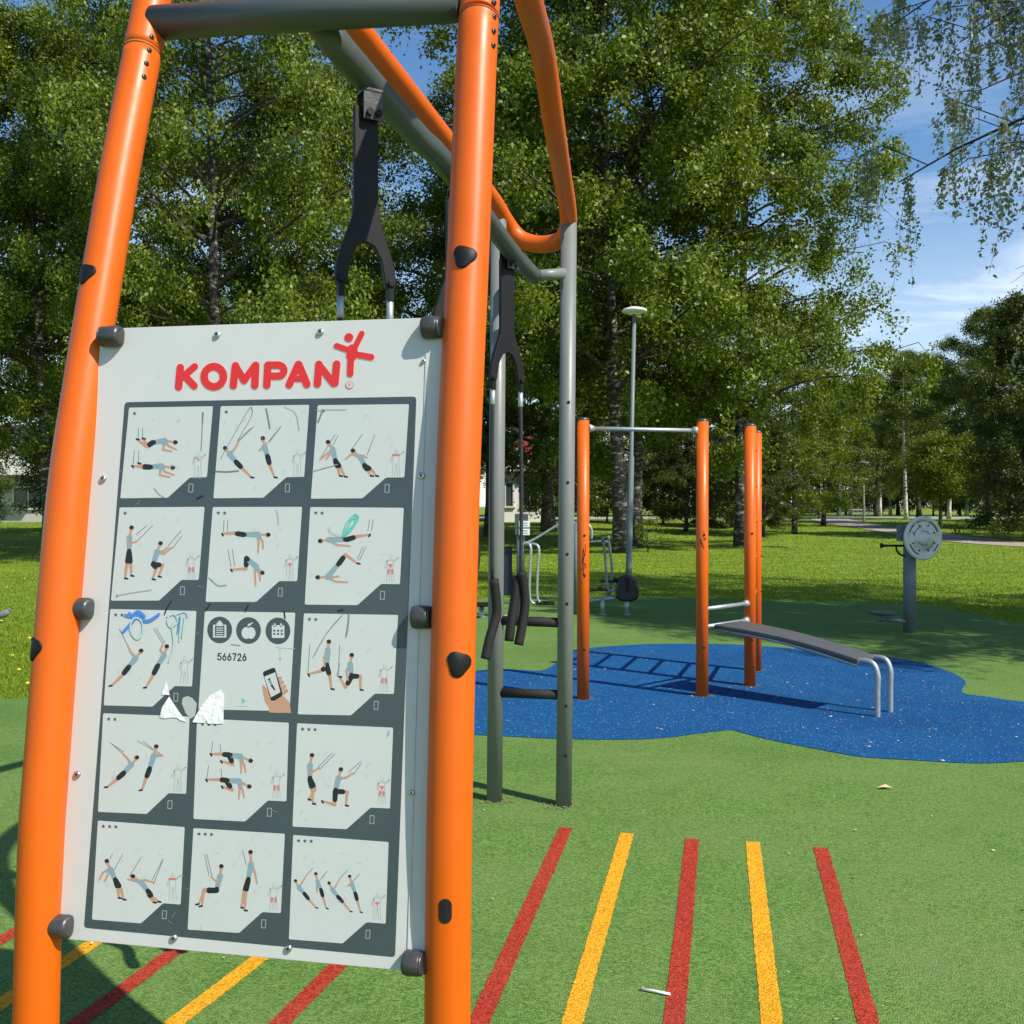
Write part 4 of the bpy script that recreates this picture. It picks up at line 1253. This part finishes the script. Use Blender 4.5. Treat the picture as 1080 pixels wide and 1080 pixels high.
for x in (635.5, 661):
    q = P(x, 647, d2); q.z = 0
    b = MB(); b.tube([q, P(x, 630, d2)], .032, 14); b.lathe(q, UP, [(0, .06), (.01, .06), (.012, .034)], 16); b.build('leg', GALV, ct)
for (x, y, dz) in ((629, 622, -.15), (645, 613, .15)):
    b = MB(); b.box(P(x, y, d2 + dz), (.32, .14, .035)); b.box(P(x + 4, y - 1.5, d2 + dz), (.06, .14, .05)); b.build('foot_plate', BLACKP, ct, bevel=.01)
hc = P(661, 620.5, d2)
b = MB(); poly = []
for k in range(28):
    an = 2 * pi * k / 28
    x, z = .168 * cos(an), .20 * sin(an)
    if z < 0: x, z = .168 * (1 if cos(an) > 0 else -1) * min(1, abs(cos(an)) * 1.35) ** .6, .19 * sin(an)
    poly.append(hc + Vector((x, .09, z)))
b.prism(poly, (0, -.18, 0))
hs_ = b.build('flywheel_housing', mat('housing_black', (.012, .013, .018), .22, noise=(6, .2)), ct, bevel=.03)
b = MB(); b.box(hc + Vector((0, -.10, .06)), (.05, .02, .20)); b.build('housing_rib', BLACKP, hs_, bevel=.006)

# ------------------------------------------------------------------ lamp posts
def lamp(base, h, lean, r0, r1, rad, label, name='park_lamp'):
    base = Vector(base)
    root = thing(name, label, 'street lamp', tuple(base), 'park lamps')
    top = base + Vector((lean, 0, h))
    b = MB(); b.tube([base, base.lerp(top, .03), base.lerp(top, .45), base.lerp(top, .46), top], [r0 * 1.15, r0, r0, r1 * 1.1, r1], 18); b.build('pole', MACH, root)
    b = MB(); b.lathe(top, UP, [(0, r1 * 1.2), (.03, r1 * 1.6), (.04, rad * .80), (.07, rad * .98), (.10, rad), (.13, rad * .86), (.16, rad * .55), (.185, rad * .2), (.19, .02)], 28); hd_ = b.build('lamp_head', LAMPW, root)
    b = MB(); b.lathe(top + UP * .025, -UP, [(0, rad * .5), (.012, rad * .5), (.03, rad * .3)], 24); b.build('lamp_lens', mat('lens_glass', (.75, .78, .78), .15), hd_)


lb_ = G(663, 606)
lamp(lb_, P(669, 331, lb_.y).z - .02, (669 - 663) / F * lb_.y, .072, .046, .30, 'tall slim grey park lamp with flat white dome head in front of the big birch')
lamp((P(911, 540, 62).x, 62, rise(62)), 2.5, 0, .07, .05, .25, 'far dark park lamp beside the path under the trees')

# ------------------------------------------------------------------ trees
RNG = np.random.default_rng(11)


def leaf_mesh(name, C, size, tint, m, upbias=.45, seed=0, aspect=.66):
    rng = np.random.default_rng(seed)
    N = len(C)
    nrm = rng.normal(size=(N, 3)); nrm /= np.linalg.norm(nrm, axis=1)[:, None] + 1e-9
    rad = np.array(C); rad[:, 2] = 0; rad /= np.linalg.norm(rad, axis=1)[:, None] + 1e-9
    nrm += rad * .5
    nrm[:, 2] += upbias; nrm /= np.linalg.norm(nrm, axis=1)[:, None] + 1e-9
    t = rng.normal(size=(N, 3)); t[:, 2] -= .5
    t -= nrm * (t * nrm).sum(1)[:, None]; t /= np.linalg.norm(t, axis=1)[:, None] + 1e-9
    bb = np.cross(nrm, t)
    s = (size * rng.uniform(.45, 1.45, N))[:, None]
    V = np.empty((N, 4, 3), np.float32)
    V[:, 0] = C + t * s * .55; V[:, 1] = C + bb * s * .5 * aspect - t * s * .08 + nrm * s * .06
    V[:, 2] = C - t * s * .5; V[:, 3] = C - bb * s * .5 * aspect - t * s * .08 + nrm * s * .06
    me = bpy.data.meshes.new(name)
    me.vertices.add(4 * N); me.vertices.foreach_set('co', V.reshape(-1))
    me.loops.add(4 * N); me.loops.foreach_set('vertex_index', np.arange(4 * N, dtype=np.int32))
    me.polygons.add(N); me.polygons.foreach_set('loop_start', np.arange(0, 4 * N, 4, dtype=np.int32))
    try:
        me.polygons.foreach_set('loop_total', np.full(N, 4, np.int32))
    except Exception:
        pass
    me.update(calc_edges=True)
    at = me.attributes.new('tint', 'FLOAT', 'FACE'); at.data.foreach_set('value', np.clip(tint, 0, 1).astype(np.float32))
    me.materials.append(m)
    return me


def tree_meshes(name, seed, H, R, clear, tm, nlimb, ntwig, nstr, per, leaf, droop, sig, lm, bm_, r0, gap=.12, hole=-.12, hang=False):
    rr = random.Random(seed); rng = np.random.default_rng(seed)
    b = MB()
    lean = Vector((rr.uniform(-.03, .03), rr.uniform(-.03, .03), 0))
    def trunk(t):
        return Vector((lean.x * H * t + .012 * H * sin(3.1 * t + seed), lean.y * H * t + .012 * H * cos(2.6 * t + seed) - .012 * H * cos(seed), H * t))
    npt = 14
    b.tube([trunk(i / npt) for i in range(npt + 1)], [r0 * (1.35 if i == 0 else 1.0) * (1 - .93 * i / npt) + .01 for i in range(npt + 1)], 12)
    st, ln, tn = [], [], []
    for i in range(nlimb):
        t = clear + (.97 - clear) * ((i + rr.uniform(0, .8)) / nlimb) ** .9
        a = i * 2.39996 + rr.uniform(-.5, .5)
        te = t + .06
        if te > tm:
            rad = R * max(.06, 1 - ((te - tm) / (1.04 - tm)) ** 2) ** .8
        else:
            rad = R * (.62 + .38 * (te - clear) / max(.01, tm - clear))
        rad *= rr.uniform(.62, 1.12)
        o = trunk(t); pts = []
        up_ = rr.uniform(.35, .75) * (1 if t < .8 else 1.6); dr = rr.uniform(.35, .55) * (1 if droop > .3 else .5)
        bend = rr.uniform(-.5, .5)
        for k in range(7):
            s_ = k / 6
            an = a + bend * s_
            pts.append(o + Vector((cos(an) * rad * s_, sin(an) * rad * s_, rad * (up_ * s_ - dr * s_ * s_))))
        lr = r0 * .34 * (1 - t * .75) * (rad / R + .3)
        b.tube(pts, [lr * (1 - .85 * k / 6) + .004 for k in range(7)], 6, mi=1, cap=False)
        limbt = rr.uniform(0, 1)
        for j in range(ntwig):
            if rr.random() < gap:
                continue
            s_ = .22 + .78 * (j + rr.random()) / ntwig
            k = min(5, int(s_ * 6)); f_ = s_ * 6 - k
            q0 = pts[k].lerp(pts[k + 1], f_)
            an = a + bend * s_ + rr.choice((-1, 1)) * rr.uniform(.3, 1.3)
            tl_ = R * rr.uniform(.14, .34) * (1.15 - .4 * s_)
            q1 = q0 + Vector((cos(an) * tl_, sin(an) * tl_, tl_ * rr.uniform(-.15, .55)))
            q2 = q1 + Vector((cos(an) * tl_ * .5, sin(an) * tl_ * .5, -tl_ * rr.uniform(.0, .6)))
            b.tube([q0, q1, q2], [lr * .28 * (1 - .5 * s_) + .003, lr * .15 + .003, .003], 4, mi=1, cap=False)
            tt = .5 * limbt + .5 * rr.random()
            for m_ in range(nstr):
                u = rr.random()
                q = q0.lerp(q1, u * 2) if u < .5 else q1.lerp(q2, u * 2 - 1)
                st.append(q); ln.append(R * droop * rr.uniform(.06, .42)); tn.append(tt)
    fq = 5.2 / R
    nz = [mnoise.noise(Vector((q.x * fq + seed, q.y * fq, q.z * fq * 1.1))) for q in st]
    keep = [i for i in range(len(st)) if nz[i] > hole]
    st = [st[i] for i in keep]; ln = [ln[i] for i in keep]
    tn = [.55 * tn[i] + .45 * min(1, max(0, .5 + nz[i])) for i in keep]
    sway = rng.normal(size=(len(st), 2)) * .12
    if hang:
        for q, l_, sw in zip(st, ln, sway):
            m1 = q + Vector((sw[0] * l_ * .5 + rr.uniform(-.03, .03), sw[1] * l_ * .5 + rr.uniform(-.03, .03), -l_ * .5))
            b.tube([q, m1, q + Vector((sw[0] * l_, sw[1] * l_, -l_))], [.0042, .0032, .002], 3, mi=1, cap=False)
    ST = np.array([tuple(x) for x in st]); LN = np.array(ln); TN = np.array(tn)
    idx = np.repeat(np.arange(len(ST)), per)
    N = len(idx)
    u = rng.random(N)
    C = ST[idx] + rng.normal(size=(N, 3)) * np.array([sig, sig, sig * .8])
    C[:, 2] -= u * LN[idx]
    C[:, :2] += sway[idx] * (u * LN[idx])[:, None]
    C = C[C[:, 2] > .25]
    idx = idx[:len(C)]
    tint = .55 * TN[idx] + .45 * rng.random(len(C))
    tme = None
    tr = b.build('trunk', [bm_, TWIG]); tme = tr.data; bpy.data.objects.remove(tr)
    cme = leaf_mesh(name, C, leaf, tint, lm, seed=seed)
    return tme, cme


def plant_tree(name, meshes, loc, rot, sc_, label, cat='tree', group=None, szz=None):
    root = thing(name, label, cat, tuple(loc), group)
    root.rotation_euler = (0, 0, rot); root.scale = (sc_, sc_, szz or sc_)
    for nm, me in zip(('trunk', 'crown'), meshes):
        o = bpy.data.objects.new(nm, me); COL.objects.link(o); o.parent = root
    return root


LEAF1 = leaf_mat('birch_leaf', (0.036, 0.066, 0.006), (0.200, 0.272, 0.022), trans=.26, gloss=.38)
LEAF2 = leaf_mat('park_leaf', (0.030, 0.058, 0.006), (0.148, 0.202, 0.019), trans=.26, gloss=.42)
LEAF3 = leaf_mat('weeping_leaf', (0.16, 0.19, 0.09), (0.42, 0.45, 0.28), trans=.3, gloss=.28)
LEAF4 = leaf_mat('dark_leaf', (0.030, 0.052, 0.008), (0.095, 0.130, 0.016), trans=.2)
LEAF5 = leaf_mat('fresh_leaf', (0.085, 0.135, 0.012), (0.19, 0.25, 0.026))
BIRCH = bark_mat('birch_bark', (0.36, 0.35, 0.32), (0.030, 0.026, 0.022), .57)
TWIG = bark_mat('twig_bark', (0.075, 0.062, 0.05), (0.025, 0.02, 0.017), .50)
BARK = bark_mat('grey_bark', (0.12, 0.105, 0.085), (0.03, 0.025, 0.02), .50)

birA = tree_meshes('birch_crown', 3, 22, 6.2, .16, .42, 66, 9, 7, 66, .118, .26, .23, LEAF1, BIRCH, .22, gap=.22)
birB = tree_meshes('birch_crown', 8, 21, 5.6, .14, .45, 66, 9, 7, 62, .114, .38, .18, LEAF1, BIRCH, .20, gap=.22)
linA = tree_meshes('broadleaf_crown', 21, 18, 5.4, .10, .40, 50, 10, 7, 64, .120, .14, .28, LEAF2, BARK, .26, gap=.14)
weepA = tree_meshes('weeping_crown', 33, 14, 5.0, .28, .55, 46, 9, 5, 78, .066, .85, .045, LEAF3, BIRCH, .16, gap=.05, hole=-.3, hang=True)
frsA = tree_meshes('fresh_crown', 41, 10, 3.6, .06, .45, 34, 8, 5, 40, .11, .34, .17, LEAF5, BIRCH, .14)
drkA = tree_meshes('dark_crown', 52, 12, 3.8, .04, .35, 46, 10, 6, 60, .105, .42, .15, LEAF4, BARK, .2, gap=.08)
bushA = tree_meshes('bush_crown', 61, 3.0, 1.9, .05, .45, 26, 7, 5, 34, .085, .15, .16, LEAF4, BARK, .05, gap=.05)
bushB = tree_meshes('bush_crown', 62, 4.6, 1.9, .30, .60, 44, 8, 5, 36, .085, .22, .22, LEAF5, BARK, .09, gap=.05)


def at(px, d):
    return ((px - CX) / F * d, d, rise(d))


PT = plant_tree
PT('birch_tree', birA, at(655, 32), .4, 1.06, 'biggest birch with twin dark and white trunk right behind the park lamp', szz=1.12)
PT('birch_tree', birB, at(676, 34.5), 2.3, 1.10, 'birch with leaning trunk just right of the lamp pole, leafy shoots at its foot')
PT('birch_tree', birB, at(782, 35), 4.4, 1.0, 'tall birch whose hanging twigs edge the open sky above the orange posts', szz=1.08)
PT('birch_tree', birA, at(228, 27), 1.9, .76, 'birch with a pale trunk glimpsed above the board, between the leaning posts', szz=.98)
PT('birch_tree', birB, at(44, 31), .3, .82, 'sunlit birch at the left edge behind the leaning left post')
PT('birch_tree', birA, at(-120, 30), 3.3, .76, 'birch reaching into the picture from beyond the left edge')
PT('broadleaf_tree', linA, at(140, 38), 1.1, 1.08, 'dense dark broadleaf tree behind the left birches')
PT('broadleaf_tree', linA, at(312, 34), 2.9, .90, 'broadleaf tree filling the gap right of the pale trunk, above the board')
PT('broadleaf_tree', linA, at(520, 43), 4.6, 1.15, 'shaded broadleaf tree seen behind the right front post')
PT('broadleaf_tree', linA, at(575, 47), .7, 1.15, 'shaded broadleaf tree far behind the grey rear ladder')
PT('weeping_birch', frsA, at(838, 45), 1.0, .80, 'light green weeping birch right of the orange wall-bar posts')
PT('weeping_birch', frsA, at(868, 54), 3.0, .80, 'light green weeping birch at the left end of the far road')
PT('dark_tree', drkA, at(806, 43), 2.0, .45, 'small dark bushy tree beside the orange wall-bar posts')
PT('dark_tree', drkA, at(722, 47), .5, .5, 'small dark bushy tree between the two orange pull-up posts')
PT('broadleaf_tree', linA, at(925, 78), 2.2, .58, 'distant tree under the lowest notch of sky')
PT('broadleaf_tree', linA, at(968, 66), 5.2, .62, 'rounded distant tree crown directly above the hand wheel')
PT('broadleaf_tree', linA, at(1044, 54), 3.7, .66, 'thick-trunked dark tree beside the far road near the right edge')
PT('weeping_birch', drkA, at(1100, 40), 4.1, .84, 'dark weeping tree rising at the right edge under the hanging twigs')
PT('dark_tree', drkA, at(1150, 48), .4, .9, 'dark tree at the right edge behind the weeping one')
PT('small_tree', bushB, at(992, 50), .8, 1.0, 'small bright round-topped tree beside the far road, left of thick trunk')
PT('weeping_birch', weepA, (10.7, 13.3, 0), 2.2, 1.05, 'near weeping birch whose thin twigs hang in the upper right corner')
PT('broadleaf_tree', linA, (12.5, 8.5, 0), 1.3, .76, 'broadleaf tree beyond the right edge shading the rubber ground')
PT('birch_tree', birB, (27.5, 37, rise(37)), 2.6, .8, 'birch beyond the right edge shading the path')
# far wood closing the view beyond the road
for i, (x, d, s_) in enumerate([(-120, 62, .9), (60, 68, .95), (190, 66, .9), (300, 72, 1.0), (400, 70, .95), (500, 78, 1.0), (590, 76, .9), (668, 80, 1.0), (742, 82, .9), (820, 84, .95), (885, 88, .6), (946, 92, .64), (1000, 86, .68), (1062, 82, .85), (1130, 80, .9)]):
    PT('broadleaf_tree', linA, at(x, d), i * 1.7, s_, 'hazy tree in the distant row beyond the road', group='distant trees beyond the road')
for i, (x, d, s_) in enumerate([(-30, 50, 1.2), (75, 48, 1.3), (150, 46, 1.1), (330, 50, 1.3), (420, 49, 1.2), (590, 55, 1.4), (700, 56, 1.2), (745, 55, 1.35), (772, 52, 1.2), (1075, 60, 1.4), (1110, 56, 1.3), (958, 84, 1.5), (985, 82, 1.3), (1012, 84, 1.6), (1040, 80, 1.4), (1066, 83, 1.6), (930, 90, 1.3), (640, 60, 1.2), (612, 62, 1.4)]):
    PT('shrub', bushA, at(x, d), i * 2.1, s_, 'dark rounded shrub at the shaded far edge of the lawn', 'shrub', 'shrubs along the far lawn edge')
for i, (x, d, s_) in enumerate([(765, 92, .62), (800, 90, .55), (832, 94, .6), (862, 96, .62), (893, 92, .5), (1010, 98, .6), (690, 90, .6), (620, 92, .62), (560, 90, .6)]):
    PT('dark_tree', drkA, at(x, d), i * 2.3, s_, 'low dark tree far beyond the road', group='low dark trees beyond the road')
# slim birch trunks standing by the far road
slim = tree_meshes('slim_crown', 77, 11, 2.2, .45, .6, 22, 6, 5, 26, .12, .3, .16, LEAF2, bark_mat('pale_bark', (.62, .60, .56), (.05, .04, .035), .42), .13)
for i, (x, d) in enumerate([(884, 78), (897, 82), (930, 80), (940, 84), (954, 64), (999, 66), (1020, 80)]):
    PT('slim_birch', slim, at(x, d), i * 1.3, .95, 'slim white-trunked birch beside the far road', 'tree', 'slim birches along the far road')
# shoots at the foot of the lamp-side birch
shoot = tree_meshes('shoot_crown', 71, .9, .5, .05, .5, 14, 3, 3, 8, .06, .1, .06, LEAF5, BARK, .008)
PT('root_shoots', shoot, at(683, 32.5), .3, 1.15, 'clump of leafy shoots at the foot of the birch by the lamp', 'plant')

# ------------------------------------------------------------------ grass blades, dandelions, litter
def in_poly(X, Y, poly):
    ins = np.zeros(len(X), bool); n_ = len(poly)
    for i in range(n_):
        x0, y0 = poly[i][0], poly[i][1]; x1, y1 = poly[i - 1][0], poly[i - 1][1]
        c = ((y0 > Y) != (y1 > Y)) & (X < (x1 - x0) * (Y - y0) / ((y1 - y0) + 1e-12) + x0)
        ins ^= c
    return ins


rub_xy = [(p.x, p.y) for p in rub_s]
N = 330000
inv = RNG.uniform(1 / 62, 1 / 7.5, N); D = 1 / inv
X = RNG.uniform(-.60, .60, N) * D
k = ~in_poly(X, D, rub_xy)
for p in pth:
    k &= (X - p.x) ** 2 + (D - p.y) ** 2 > 1.75
X, D = X[k], D[k]; N = len(X)
Z = 0.8 * (lambda t: t * t * (3 - 2 * t))(np.clip((D - 20) / 55, 0, 1))
hgt = RNG.uniform(.012, .036, N) * (1 + D / 70); wd = RNG.uniform(.004, .008, N) * (.6 + D / 12)
an = RNG.uniform(0, 2 * pi, N); la = RNG.normal(size=(N, 2)) * .5
V = np.empty((N, 3, 3), np.float32)
V[:, 0] = np.stack([X - np.cos(an) * wd, D - np.sin(an) * wd, Z - .005], 1); V[:, 1] = np.stack([X + np.cos(an) * wd, D + np.sin(an) * wd, Z - .005], 1)
V[:, 2] = np.stack([X + la[:, 0] * hgt, D + la[:, 1] * hgt, Z + hgt], 1)
gm = bpy.data.meshes.new('grass')
gm.vertices.add(3 * N); gm.vertices.foreach_set('co', V.reshape(-1)); gm.loops.add(3 * N); gm.loops.foreach_set('vertex_index', np.arange(3 * N, dtype=np.int32))
gm.polygons.add(N); gm.polygons.foreach_set('loop_start', np.arange(0, 3 * N, 3, dtype=np.int32)); gm.update(calc_edges=True)
a_ = gm.attributes.new('tint', 'FLOAT', 'FACE'); a_.data.foreach_set('value', RNG.random(N).astype(np.float32))
gm.materials.append(leaf_mat('grass_blade', (0.12, 0.20, 0.010), (0.27, 0.36, 0.028), trans=.4, gloss=.5))
go = bpy.data.objects.new('grass', gm); COL.objects.link(go); go['kind'] = 'stuff'

b = MB(); rs = random.Random(9)
DANS = 0
while DANS < 150:
    d = 1 / rs.uniform(1 / 30, 1 / 8.0); x = rs.uniform(-.56, .56) * d
    if in_poly(np.array([x]), np.array([d]), rub_xy)[0]:
        continue
    b.lathe((x, d, rise(d) + rs.uniform(.05, .09)), (rs.uniform(-.3, .3), rs.uniform(-.5, 0), 1), [(0, .008), (.006, .019), (.010, .016), (.011, .004)], 7); DANS += 1
b.build('dandelions', mat('dandelion_yellow', (.75, .50, .02), .7), kind='stuff')

b = MB(); rs = random.Random(4)
blue_xy = [(G(x, y).x, G(x, y).y) for x, y in BLUEPX]
cnt = 0
while cnt < 620:
    d = rs.uniform(2.8, 14); x = rs.uniform(-.55, .55) * d
    isb = in_poly(np.array([x]), np.array([d]), blue_xy)[0]
    if not isb and rs.random() < .92:
        continue
    an = rs.uniform(0, pi); l_ = rs.choice((.004, .006, .009, .015 if isb else .006)) * rs.uniform(.7, 1.3); w_ = l_ * rs.uniform(.3, .8)
    u = Vector((cos(an), sin(an), rs.uniform(-.1, .1))) * l_; v = Vector((-sin(an), cos(an), rs.uniform(-.15, .15))) * w_
    c = Vector((x, d, .0135)); mi = 0 if rs.random() < .62 else 1
    b.add([c + u, c + v, c - u, c - v], [(0, 1, 2, 3)], mi); cnt += 1
for pc, rad_ in [(G(594.5, 850), .05), (G(521.5, 845), .05)] + [(p, .055) for p in PB]:      # crumbs gathered round the post feet
    for _ in range(90):
        an = rs.uniform(0, 2 * pi); q = rad_ + abs(rs.gauss(0, .035)); c = Vector((pc.x + cos(an) * q, pc.y + sin(an) * q, .0125)); l_ = rs.uniform(.002, .006)
        b.add([c + Vector((l_, 0, 0)), c + Vector((0, l_, .001)), c - Vector((l_, 0, 0)), c - Vector((0, l_, 0))], [(0, 1, 2, 3)], 1)
b.build('petal_litter', [mat('petal_pale', (.62, .60, .52), .8), mat('litter_brown', (.25, .15, .08), .9)], kind='stuff')

b = MB(); a0, a1 = G(676, 1046.5), G(707, 1052.5)
b.tube([a0 + UP * .012, a0.lerp(a1, .5) + UP * .013, a1 + UP * .012], .0042, 10)
tag(b.build('paper_stick', mat('stick_white', (.72, .73, .74), .5), origin=a0), 'thin white paper stick lying beside the middle red stripe', 'stick')
c = G(933, 833)
b = MB(); b.add([c + Vector(p) for p in ((-.045, 0, .012), (-.01, -.02, .022), (.045, -.004, .014), (.012, .024, .026))], [(0, 1, 2, 3)])
tag(b.build('fallen_leaf', mat('leaf_dry', (.55, .42, .25), .8), origin=c), 'single dry tan leaf lying on the open green rubber', 'leaf')

# ------------------------------------------------------------------ bird on the left lawn
bo = Vector((P(3, 652, 13.6).x, 13.6, 0))
bird = thing('bird', 'grey thrush-like bird standing on the lawn at the left edge', 'bird', tuple(bo))
b = MB()
b.tube(catmull([bo + Vector(v) for v in ((-.13, 0, .10), (-.09, 0, .105), (-.03, 0, .115), (.03, 0, .135), (.065, 0, .165), (.085, 0, .185), (.105, 0, .187))], 5),
       [.010 + .040 * sin(pi * min(1, (i / 30) * 1.12)) ** .8 if i < 22 else .024 - .0013 * (i - 22) for i in range(31)], 14)
b.tube([bo + Vector((-.12, 0, .10)), bo + Vector((-.19, 0, .085)), bo + Vector((-.23, 0, .078))], [.022, .018, .012], 8)
b.tube([bo + Vector((.10, 0, .186)), bo + Vector((.13, 0, .182))], [.008, .002], 8)
for s_ in (-.018, .018):
    b.tube([bo + Vector((0, s_, .10)), bo + Vector((.012, s_, .05)), bo + Vector((0, s_, 0))], .004, 6)
body = b.build('body', mat('bird_grey', (.16, .17, .18), .8, noise=(30, .3)), bird)
b = MB(); b.lathe(bo + Vector((-.035, -.040, .118)), (0, -1, 0), [(0, .03), (.004, .026)], 14); b.build('wing', mat('bird_brown', (.10, .06, .04), .8), bird)
b = MB(); b.lathe(bo + Vector((.088, -.020, .190)), (0, -1, 0), [(0, .004), (.003, .003)], 8); b.build('eye', BLACKP, bird)

# ------------------------------------------------------------------ buildings
WALLG = mat('render_grey', (.40, .40, .39), .9, noise=(.7, .1)); GLASS = mat('window_glass', (.03, .04, .05), .12); WFR = mat('window_frame', (.55, .56, .56), .6)
REDR = mat('red_roof_tile', (.34, .05, .04), .8, noise=(2, .2)); WHITEW = mat('white_wall', (.66, .66, .64), .85, noise=(.8, .06)); DARKR = mat('dark_roof', (.05, .05, .055), .8)


def building(name, label, x0, x1, y, dep, zb, h, wall, roof, floors, nwin, gable, roofh):
    root = thing(name, label, 'building', ((x0 + x1) / 2, y, zb))
    b = MB(); b.box(((x0 + x1) / 2, y + dep / 2, zb + h / 2), (x1 - x0, dep, h)); wl = b.build('wall', wall, root)
    b = MB()
    if gable:
        m_ = (x0 + x1) / 2; e = .5
        b.prism([(x0 - e, y - e, zb + h), (x1 + e, y - e, zb + h), (m_, y - e, zb + h + roofh)], (0, dep + 2 * e, 0))
    else:
        b.box(((x0 + x1) / 2, y + dep / 2, zb + h + roofh / 2), (x1 - x0 + .8, dep + .8, roofh))
    rf = b.build('roof', roof, root)
    if gable:
        b = MB(); m_ = (x0 + x1) / 2
        b.prism([(x0 + .2, y - .56, zb + h + .02), (x1 - .2, y - .56, zb + h + .02), (m_, y - .56, zb + h + roofh - .45)], (0, .05, 0)); b.build('gable', wall, root)
        b = MB(); b.box((x0 + (x1 - x0) * .7, y + dep * .5, zb + h + roofh * .9), (.7, .7, 1.3)); b.build('chimney', REDR, rf)
    wst = (x1 - x0) / nwin; fh = h / floors
    for f_ in range(floors):
        for i in range(nwin):
            cx, cz = x0 + wst * (i + .5), zb + fh * (f_ + .55)
            b = MB(); ww, wh = min(1.7, wst * .6), fh * .46
            b.box((cx, y - .03, cz + wh / 2 + .05), (ww + .2, .14, .1)); b.box((cx, y - .05, cz - wh / 2 - .05), (ww + .3, .2, .1))
            b.box((cx - ww / 2 - .05, y - .03, cz), (.1, .14, wh)); b.box((cx + ww / 2 + .05, y - .03, cz), (.1, .14, wh)); b.box((cx, y - .03, cz), (.07, .1, wh))
            wf = b.build('window', WFR, root)
            b = MB(); b.box((cx, y - .005, cz), (ww, .03, wh)); b.build('pane', GLASS, wf)
    return root, wl


ap, _ = building('apartment_block', 'grey apartment block with balconies glimpsed under the trees at the left edge', -47, -27.5, 60, 12, rise(60), 5.3, WALLG, DARKR, 2, 6, False, .5)
for f_ in range(1, 2):
    for i in (1, 4, 5):
        x = -47 + 19.5 / 6 * (i + .5)
        b = MB(); b.box((x, 59.2, rise(60) + 2.87 * f_), (3.0, 1.6, .16)); b.box((x, 58.45, rise(60) + 2.87 * f_ + .55), (3.0, .06, .9)); b.box((x - 1.47, 59.2, rise(60) + 2.87 * f_ + .55), (.06, 1.5, .9)); b.box((x + 1.47, 59.2, rise(60) + 2.87 * f_ + .55), (.06, 1.5, .9))
        b.build('balcony', WHITEW, ap)
building('red_roof_house', 'white house with a red roof behind the trees, seen through the grey rear ladder', P(520, 500, 60).x, P(572, 500, 60).x, 60, 7, rise(60), 3.0, WHITEW, REDR, 1, 2, True, 1.9)
building('pale_hall', 'long low pale building beyond the far road behind the slim birches', P(862, 540, 112).x, P(926, 540, 112).x, 112, 10, rise(80), 1.5, mat('hall_grey', (.22, .24, .26), .8), DARKR, 1, 9, False, .3)

for o in bpy.data.objects:                           # drop the helper property used while building
    if '_org' in o:
        del o['_org']
